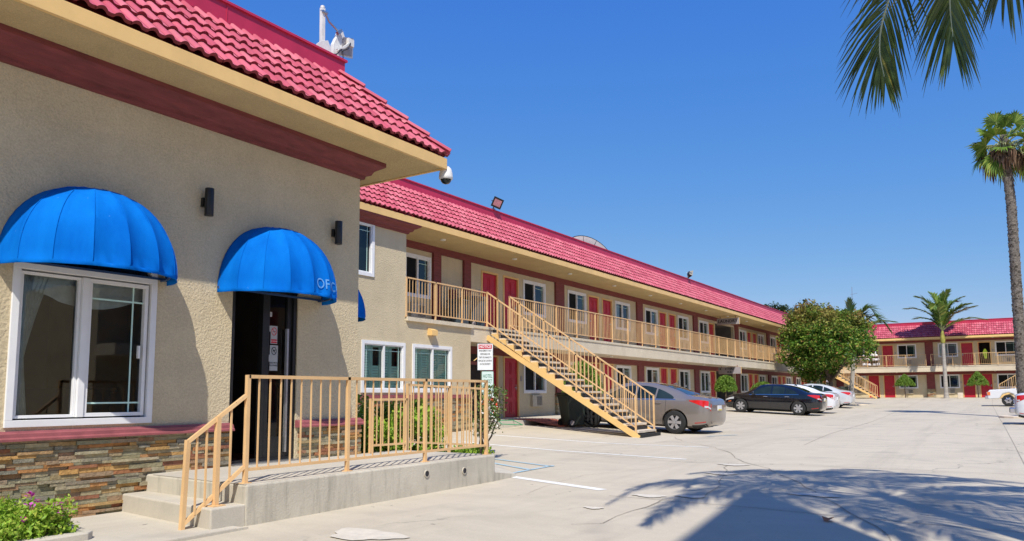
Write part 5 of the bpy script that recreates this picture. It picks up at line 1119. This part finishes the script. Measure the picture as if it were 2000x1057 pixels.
mb.lathe((56.8, 9.19, -.86), [(1.1, -.1), (1.1, .07), (.95, .09), (.05, .07)], 14); tag(part(mb, 'tree_island', 'conc_step'), 'raised round kerb island at the foot of the grey palm trunk', 'kerb')
mb = MB(); mb.lathe((38, -.5, -1.1), [(.95, -.1), (.95, .10), (.8, .13), (.05, .1)], 14); tag(part(mb, 'palm_island', 'conc_step'), 'raised kerb island at the foot of the tall fan palm', 'kerb')
# ---------------------------------------------------------------- cars
def cat(keys, x):
    xs = [k[0] for k in keys]; 
    if x <= xs[0]: return keys[0][1]
    if x >= xs[-1]: return keys[-1][1]
    i = max(j for j in range(len(xs)) if xs[j] <= x); x0, y0 = keys[i]; x1, y1 = keys[i+1]
    def sl(j):
        if j == 0 or j == len(keys)-1: return 0 if len(keys) < 2 else (keys[min(j+1, len(keys)-1)][1]-keys[max(j-1, 0)][1])/(keys[min(j+1, len(keys)-1)][0]-keys[max(j-1, 0)][0])
        a = (keys[j][1]-keys[j-1][1])/(keys[j][0]-keys[j-1][0]); b = (keys[j+1][1]-keys[j][1])/(keys[j+1][0]-keys[j][0])
        return 0 if a*b <= 0 else 2*a*b/(a+b)
    h = x1-x0; t = (x-x0)/h; m0, m1 = sl(i)*h, sl(i+1)*h
    return (2*t**3-3*t**2+1)*y0+(t**3-2*t**2+t)*m0+(-2*t**3+3*t**2)*y1+(t**3-t**2)*m1
class CarShape:
    """x: 0 rear bumper .. L front; y half width; z height above the ground"""
    def __init__(s, L=4.62, H=1.43, W=.90, sedan=True):
        k = L/4.62; hk = H/1.43
        s.L = L; s.zb = [(0, .36), (.12, .24), (.5, .19), (3.9*k, .19), (4.45*k, .22), (L, .30)]
        s.belt = [(0, .84), (.08, .97*hk), (.35, 1.0*hk), (1.0, .97*hk), (2.0, .93*hk), (3.0, .89*hk), (3.6*k, .84*hk), (4.2*k, .74*hk), (4.5*k, .62), (L, .50)]
        s.top = [(0, .86), (.06, 1.00*hk), (.25, 1.055*hk), (.62, 1.09*hk), (1.05, 1.25*hk), (1.5, 1.375*hk), (1.95, 1.425*hk), (2.4, 1.43*hk), (2.75, 1.39*hk), (3.1, 1.24*hk), (3.45*k, 1.02*hk), (3.6*k, .965*hk), (4.0*k, .90*hk), (4.35*k, .80*hk), (4.55*k, .66*hk), (L, .52)]
        s.w = [(0, .62), (.08, .76), (.3, .85), (.7, .885), (1.2, .90), (2.2, .90), (3.2, .89), (3.9*k, .87), (4.25*k, .80), (4.5*k, .66), (L, .46)]
        s.wt = [(0, .5), (.25, .66), (.62, .66), (1.0, .60), (1.6, .57), (2.4, .58), (3.0, .62), (3.5*k, .68), (4.0*k, .70), (4.4*k, .58), (L, .38)]
        s.wk = W/.90
    def ring(s, x):
        zb, be, tp, w_, wt = cat(s.zb, x), cat(s.belt, x), cat(s.top, x), cat(s.w, x)*s.wk, cat(s.wt, x)*s.wk
        be = min(be, tp-.015); P = [(0, zb), (w_*.80, zb), (w_*.95, zb+.05), (w_*.985, zb+.16), (w_, zb+(be-zb)*.55), (w_*.985, zb+(be-zb)*.78), (w_*.945, be), (wt+(w_*.945-wt)*.06, be+(tp-be)*.82), (wt*.86, be+(tp-be)*.945), (wt*.45, tp-.006), (0, tp)]
        return P
    def pt(s, x, t):
        P = s.ring(x); i = min(int(t), len(P)-2); f = t-i; a, b = P[i], P[i+1]
        return a[0]+(b[0]-a[0])*f, a[1]+(b[1]-a[1])*f
    def t_at(s, x, z):      # ring parameter on the side at a height
        P = s.ring(x)
        for i in range(1, len(P)-1):
            if P[i][1] <= z <= P[i+1][1]: return i+(z-P[i][1])/max(1e-5, P[i+1][1]-P[i][1])
        return 9.9
def car(name, label, loc, rz, paint, shape=None, rims='rim', spokes=6, frontrim=None, plate='signwhite', detail=True, group='cars parked in the lot'):
    s = shape or CarShape(); L = s.L; t = thing(name, label, 'car', loc, rz, group); k = L/4.62
    def V(x, y, z): return (-(y), x-1.0, z)           # local: +y forwards from the rear axle, x right
    xr, xf = 1.0, 1.0+2.70*k; N = 64; xs = [L*(.5-.5*math.cos(math.pi*i/N)) for i in range(N+1)]; mb = MB(); rows = []
    fine = 3
    for x in xs:
        P = s.ring(x); q = [s.pt(x, j/fine) for j in range((len(P)-1)*fine+1)]; full = [(y, z) for y, z in q]+[(-y, z) for y, z in q[-2:0:-1]]; rows.append(full)
    m = len(rows[0]); vs = [V(x, y, z) for x, r in zip(xs, rows) for y, z in r]
    mb.add(vs, [(i*m+j, i*m+(j+1) % m, (i+1)*m+(j+1) % m, (i+1)*m+j) for i in range(N) for j in range(m)]+[tuple(range(m)), tuple(range(N*m, (N+1)*m))])
    body = part(mb, 'body', paint, t, True, smooth=True)
    # wheel arches cut out of the shell
    cm = MB()
    for x in (xr, xf):
        for sd in (-1, 1): cm.lathe((sd*.88, x-1.0, .325), [(.001, -.26), (.375, -.26), (.385, .3), (.001, .3)] if sd > 0 else [(.001, -.3), (.385, -.3), (.375, .26), (.001, .26)], 32, 'x')
    cut = part(cm, 'cut', 'black', None); bo = body.modifiers.new('b', 'BOOLEAN'); bo.operation = 'DIFFERENCE'; bo.object = cut; bo.solver = 'EXACT'; cut.location = t.location; cut.rotation_euler = t.rotation_euler
    bpy.context.view_layer.update(); me = bpy.data.meshes.new_from_object(body.evaluated_get(bpy.context.evaluated_depsgraph_get())); body.modifiers.clear(); 
    if len(me.polygons) > 500: body.data = me
    bpy.data.objects.remove(cut)
    def patch(x0, x1, lo, hi, nm, mat, par=body, sides=(1, -1), nx=10, nt=4, off=.005, thick=0, lab=None):
        res = None
        for sd in sides:
            mb = MB(); vs = []
            for i in range(nx+1):
                x = x0+(x1-x0)*i/nx; a, b = lo(x), hi(x)
                for j in range(nt+1):
                    tt = a+(b-a)*j/nt; y, z = s.pt(x, tt); y2, z2 = s.pt(x, min(tt+.15, 9.99)); ny, nz = (z2-z), -(y2-y); l = math.hypot(ny, nz) or 1
                    vs.append(V(x, (y+ny/l*off)*sd, z+nz/l*off))
            mb.add(vs, [(i*(nt+1)+j, i*(nt+1)+j+1, (i+1)*(nt+1)+j+1, (i+1)*(nt+1)+j) for i in range(nx) for j in range(nt)]); res = part(mb, nm, mat, par, True, smooth=True)
        return res
    bz = lambda x: 6.06
    # side glass: curved upper outline, split by the door pillar
    def up(x): 
        f = (x-1.05)/(3.28*k-1.05); return 6.06+.90*max(0, min(1, math.sin(math.pi*min(max(f, 0), 1))**.45))
    patch(1.07, 1.60, bz, lambda x: min(up(x), 6.95), 'side_window', 'car_glass'); patch(1.65, 2.22, bz, lambda x: min(up(x), 6.95), 'side_window', 'car_glass'); patch(2.29, 3.26*k, bz, lambda x: min(up(x), 6.95), 'side_window', 'car_glass', nx=14)
    if detail: patch(1.0, 3.3*k, lambda x: 5.94, lambda x: 6.03, 'window_trim', 'chrome', nx=20, nt=1)
    def across(x0f, x1f, nm, mat, wf, nx=10, ny=12, off=.006, par=body):
        mb = MB(); vs = []
        for i in range(nx+1):
            for j in range(ny+1):
                v = -1+2*j/ny; x = x0f+(x1f-x0f)*i/nx+ (.06*abs(v)**2 if x1f < 2 else -.10*abs(v)**2); ta = 9.98-abs(v)*wf; y, z = s.pt(x, ta); vs.append(V(x, y*(1 if v > 0 else -1), z+off))
        mb.add(vs, [(i*(ny+1)+j, i*(ny+1)+j+1, (i+1)*(ny+1)+j+1, (i+1)*(ny+1)+j) for i in range(nx) for j in range(ny)]); return part(mb, nm, mat, par, True, smooth=True)
    across(.70, 1.60, 'rear_window', 'car_glass', 1.95); across(2.72, 3.42*k, 'windscreen', 'car_glass', 1.98)
    # lamps
    patch(.02, .60, lambda x: 4.35+1.35*min(1, (x-.02)/.58)**.8, lambda x: 5.95-.12*min(1, (x-.02)/.58), 'tail_light', 'tail', nx=10); patch(.02, .16, lambda x: 4.75, lambda x: 5.05, 'reversing_lamp', 'headl', nx=3, off=.008)
    patch(4.05*k, 4.5*k, lambda x: 5.0, lambda x: 5.75, 'headlight', 'headl', nx=8); patch(4.18*k, 4.34*k, lambda x: 4.1, lambda x: 4.35, 'side_marker', 'amber', nx=4); patch(.12, .42, lambda x: 2.75, lambda x: 2.95, 'rear_reflector', 'tail', nx=4)
    if detail:
        for x in (1.28, 2.26, 3.24*k):
            patch(x, x+.010, lambda q: 2.2, lambda q: 6.0, 'door_gap', 'ink', nx=1, nt=12, off=.0015)
        patch(3.55*k, 4.3*k, lambda x: 6.9, lambda x: 6.98, 'bonnet_gap', 'ink', nx=8, nt=1, off=.0015)
        for x in (1.42, 2.42):
            for sd in (1, -1): mb = MB(); y, z = s.pt(x, 5.35); mb.tube([V(x, (y+.005)*sd, z), V(x+.04, (y+.03)*sd, z+.003), V(x+.16, (y+.03)*sd, z+.003), V(x+.20, (y+.005)*sd, z)], .011, 6); part(mb, 'door_handle', paint if paint != 'car_black' else 'chrome', body, True)
    for sd in (1, -1):
        mb = MB(); y, z = s.pt(3.08*k, 6.0); c = Vector(V(3.08*k, (y+.12)*sd, z+.07)); mb.lathe(c, [(.001, -.05), (.07, -.04), (.085, .0), (.07, .05), (.001, .07)], 10, 'y'); mb.bar(V(3.06*k, y*sd, z), c, .03); part(mb, 'wing_mirror', paint, t, True, smooth=True)
    # rear and front plates, grille, lower valance
    mb = MB(); mb.box(-.15, .15, -1.022, -.995, .70, .84); pl = part(mb, 'number_plate', plate, t, True)
    if plate == 'signwhite' and detail: mb = MB(); mb.box(-.15, .15, -1.026, -1.021, .70, .735); part(mb, 'plate_band', 'plateyellow', pl, True)
    patch(.02, .5, lambda x: 1.1, lambda x: 2.3, 'rear_valance', 'blackmatte', nx=6, off=.003); 
    mb = MB(); mb.box(-.35, .35, L-1.04, L-.985, .34, .46); part(mb, 'grille', 'blackmatte', t, True)
    mb = MB(); mb.box(-.70, .70, -.6, L-1.5, .17, .30); part(mb, 'underbody', 'blackmatte', t, True)
    if detail: mb = MB(); mb.add([V(1.42, -.012, 1.40), V(1.42, .012, 1.40), V(1.30, .0, 1.45), V(1.22, -.01, 1.35), V(1.22, .01, 1.35)], [(0, 1, 2), (0, 2, 3), (1, 2, 4)]); part(mb, 'roof_fin', paint, body, True)
    for x in (xr, xf):
        for sd in (-1, 1):
            cx, cy, cz = sd*.80, x-1.0, .325; wl = MB(); o_ = .105*sd
            wl.lathe((cx, cy, cz), [(.20, -.10), (.29, -.105), (.322, -.085), (.325, 0), (.322, .085), (.29, .105), (.20, .10)], 36, 'x', cap=False); W_ = part(wl, 'wheel', 'tyre', t, True, smooth=True)
            rm = MB(); 
            rm.lathe((cx+sd*.085, cy, cz), [(.205, -.05), (.222, .0), (.215, .014), (.195, .012), (.19, -.03)] if sd > 0 else [(.19, .03), (.195, -.012), (.215, -.014), (.222, 0), (.205, .05)], 32, 'x', cap=False)
            steel = frontrim if (frontrim and x == xf) else rims
            for q in range(spokes):
                a = 6.28318*q/spokes; d = Vector((0, math.cos(a), math.sin(a))); e = Vector((0, -math.sin(a), math.cos(a))); c = Vector((cx+sd*.096, cy, cz)); w1, w2 = .034, .048
                rm.prism([c+d*.03-e*w1, c+d*.205-e*w2, c+d*.205+e*w2, c+d*.03+e*w1], (-sd*.03, 0, 0))
            rm.lathe((cx+sd*.09, cy, cz), [(.001, -.02), (.05, -.02), (.045, .018), (.001, .02)], 14, 'x'); part(rm, 'rim', steel, W_, True)
            bk = MB(); bk.lathe((cx+sd*.03, cy, cz), [(.001, 0), (.205, 0), (.205, .01), (.001, .01)], 24, 'x'); part(bk, 'brake_disc', 'ink', W_, True)
    return t
def gz(x, y): return g(x, y)+.0
def place(name, label, x, y0, paint, tilt=True, **kw):
    """parked nose towards the wing; x,y0 = middle of rear axle"""
    z0, z1 = g(x, y0), g(x, y0+2.7); o = car(name, label, (x, y0, z0+.005), 0, paint, **kw); o.rotation_euler = (math.atan2(z1-z0, 2.7), 0, 0); return o
place('parked_car', 'taupe grey sedan parked nose in right beside the staircase', 21.65, 8.05, 'car_grey', spokes=6, frontrim='steelwheel')
place('parked_car', 'glossy black sedan parked between grey sedan and white cars', 38.2, 8.35, 'car_black', spokes=6)
place('parked_car', 'white sedan mostly hidden directly behind the black sedan', 41.4, 8.35, 'car_white', detail=False)
place('parked_car', 'silver white sedan nearest the big round tree', 50.4, 9.0, 'car_silver', detail=False)
# white pickup nose behind the fan palm and bumper of another car at the edge
def pickup(loc, rz):
    t = thing('parked_pickup', 'white pickup truck with amber corner lamp, its nose left of the fan palm', 'pickup', loc, rz, 'cars parked in the lot'); mb = MB()
    side = [(0, .42), (0, .80), (.12, .98), (1.45, 1.06), (1.55, 1.06), (2.25, 1.66), (3.6, 1.70), (3.85, 1.10), (5.2, 1.10), (5.25, .5), (4.75, .45), (4.55, .72), (4.3, .80), (4.05, .72), (3.85, .45), (1.5, .40), (1.35, .72), (1.1, .82), (.80, .74), (.62, .45)]
    body = MB(); a = [(-.85, x, z) for x, z in side]; body.prism(a, (1.7, 0, 0)); part(body, 'body', 'car_white', t, True, bev=.05)
    mb.prism([(-.80, 1.62, 1.10), (-.80, 2.27, 1.60), (-.80, 3.5, 1.63), (-.80, 3.72, 1.12)], (-.062, 0, 0)); mb.prism([(.80, 1.62, 1.10), (.80, 2.27, 1.60), (.80, 3.5, 1.63), (.80, 3.72, 1.12)], (.062, 0, 0)); mb.quad((-.72, 1.56, 1.10), (.72, 1.56, 1.10), (.62, 2.20, 1.635), (-.62, 2.20, 1.635)); part(mb, 'cab_window', 'car_glass', t, True)
    mb = MB(); mb.box(-.87, .87, -.12, .05, .42, .62); part(mb, 'bumper', 'chrome', t, True, bev=.02)
    for sd in (-1, 1):
        mb = MB(); mb.box(sd*.62-.16, sd*.62+.16, -.02, .0, .66, .86); part(mb, 'headlight', 'headl', t, True); mb = MB(); mb.box(sd*.86-.012, sd*.86+.012, 0, .16, .66, .86); part(mb, 'corner_lamp', 'amber', t, True)
        for y in (1.07, 4.3):
            mb = MB(); mb.lathe((sd*.76, y, .34), [(.2, -.11), (.32, -.11), (.345, -.08), (.345, .08), (.32, .11), (.2, .11)], 28, 'x', cap=False); w_ = part(mb, 'wheel', 'tyre', t, True, smooth=True); mb = MB(); mb.lathe((sd*.82, y, .34), [(.05, 0), (.11, sd*.04), (.2, 0), (.215, sd*.03)], 20, 'x', cap=False)
            for q in range(6): a_ = q*1.047; mb.bar((sd*.86, y, .34), (sd*.86, y+.2*math.cos(a_), .34+.2*math.sin(a_)), .05, .03, upv=(1, 0, 0))
            part(mb, 'rim', 'chrome', w_, True)
    mb = MB(); mb.box(-.45, .45, -.022, .0, .64, .86); part(mb, 'grille', 'blackmatte', t, True)
    mb = MB(); mb.lathe((.95, 1.75, 1.16), [(.001, -.08), (.09, -.06), (.09, .06), (.001, .08)], 10, 'x'); mb.lathe((-.95, 1.75, 1.16), [(.001, -.08), (.09, -.06), (.09, .06), (.001, .08)], 10, 'x'); part(mb, 'wing_mirror', 'blackmatte', t, True)
    return t
pickup((56.0, 1.15, g(56, .5)+.01), math.pi)
place2 = car('parked_car', 'old white hatchback seen only as chrome bumper and red lamp at the right edge', (31.5, -.10-1.02, g(31.5, -1)+.01), math.pi, 'car_white', detail=False)
mb = MB(); mb.box(-.86, .86, -1.16, -.98, .38, .56); b_ = part(mb, 'chrome_bumper', 'chrome', place2, True, bev=.03)
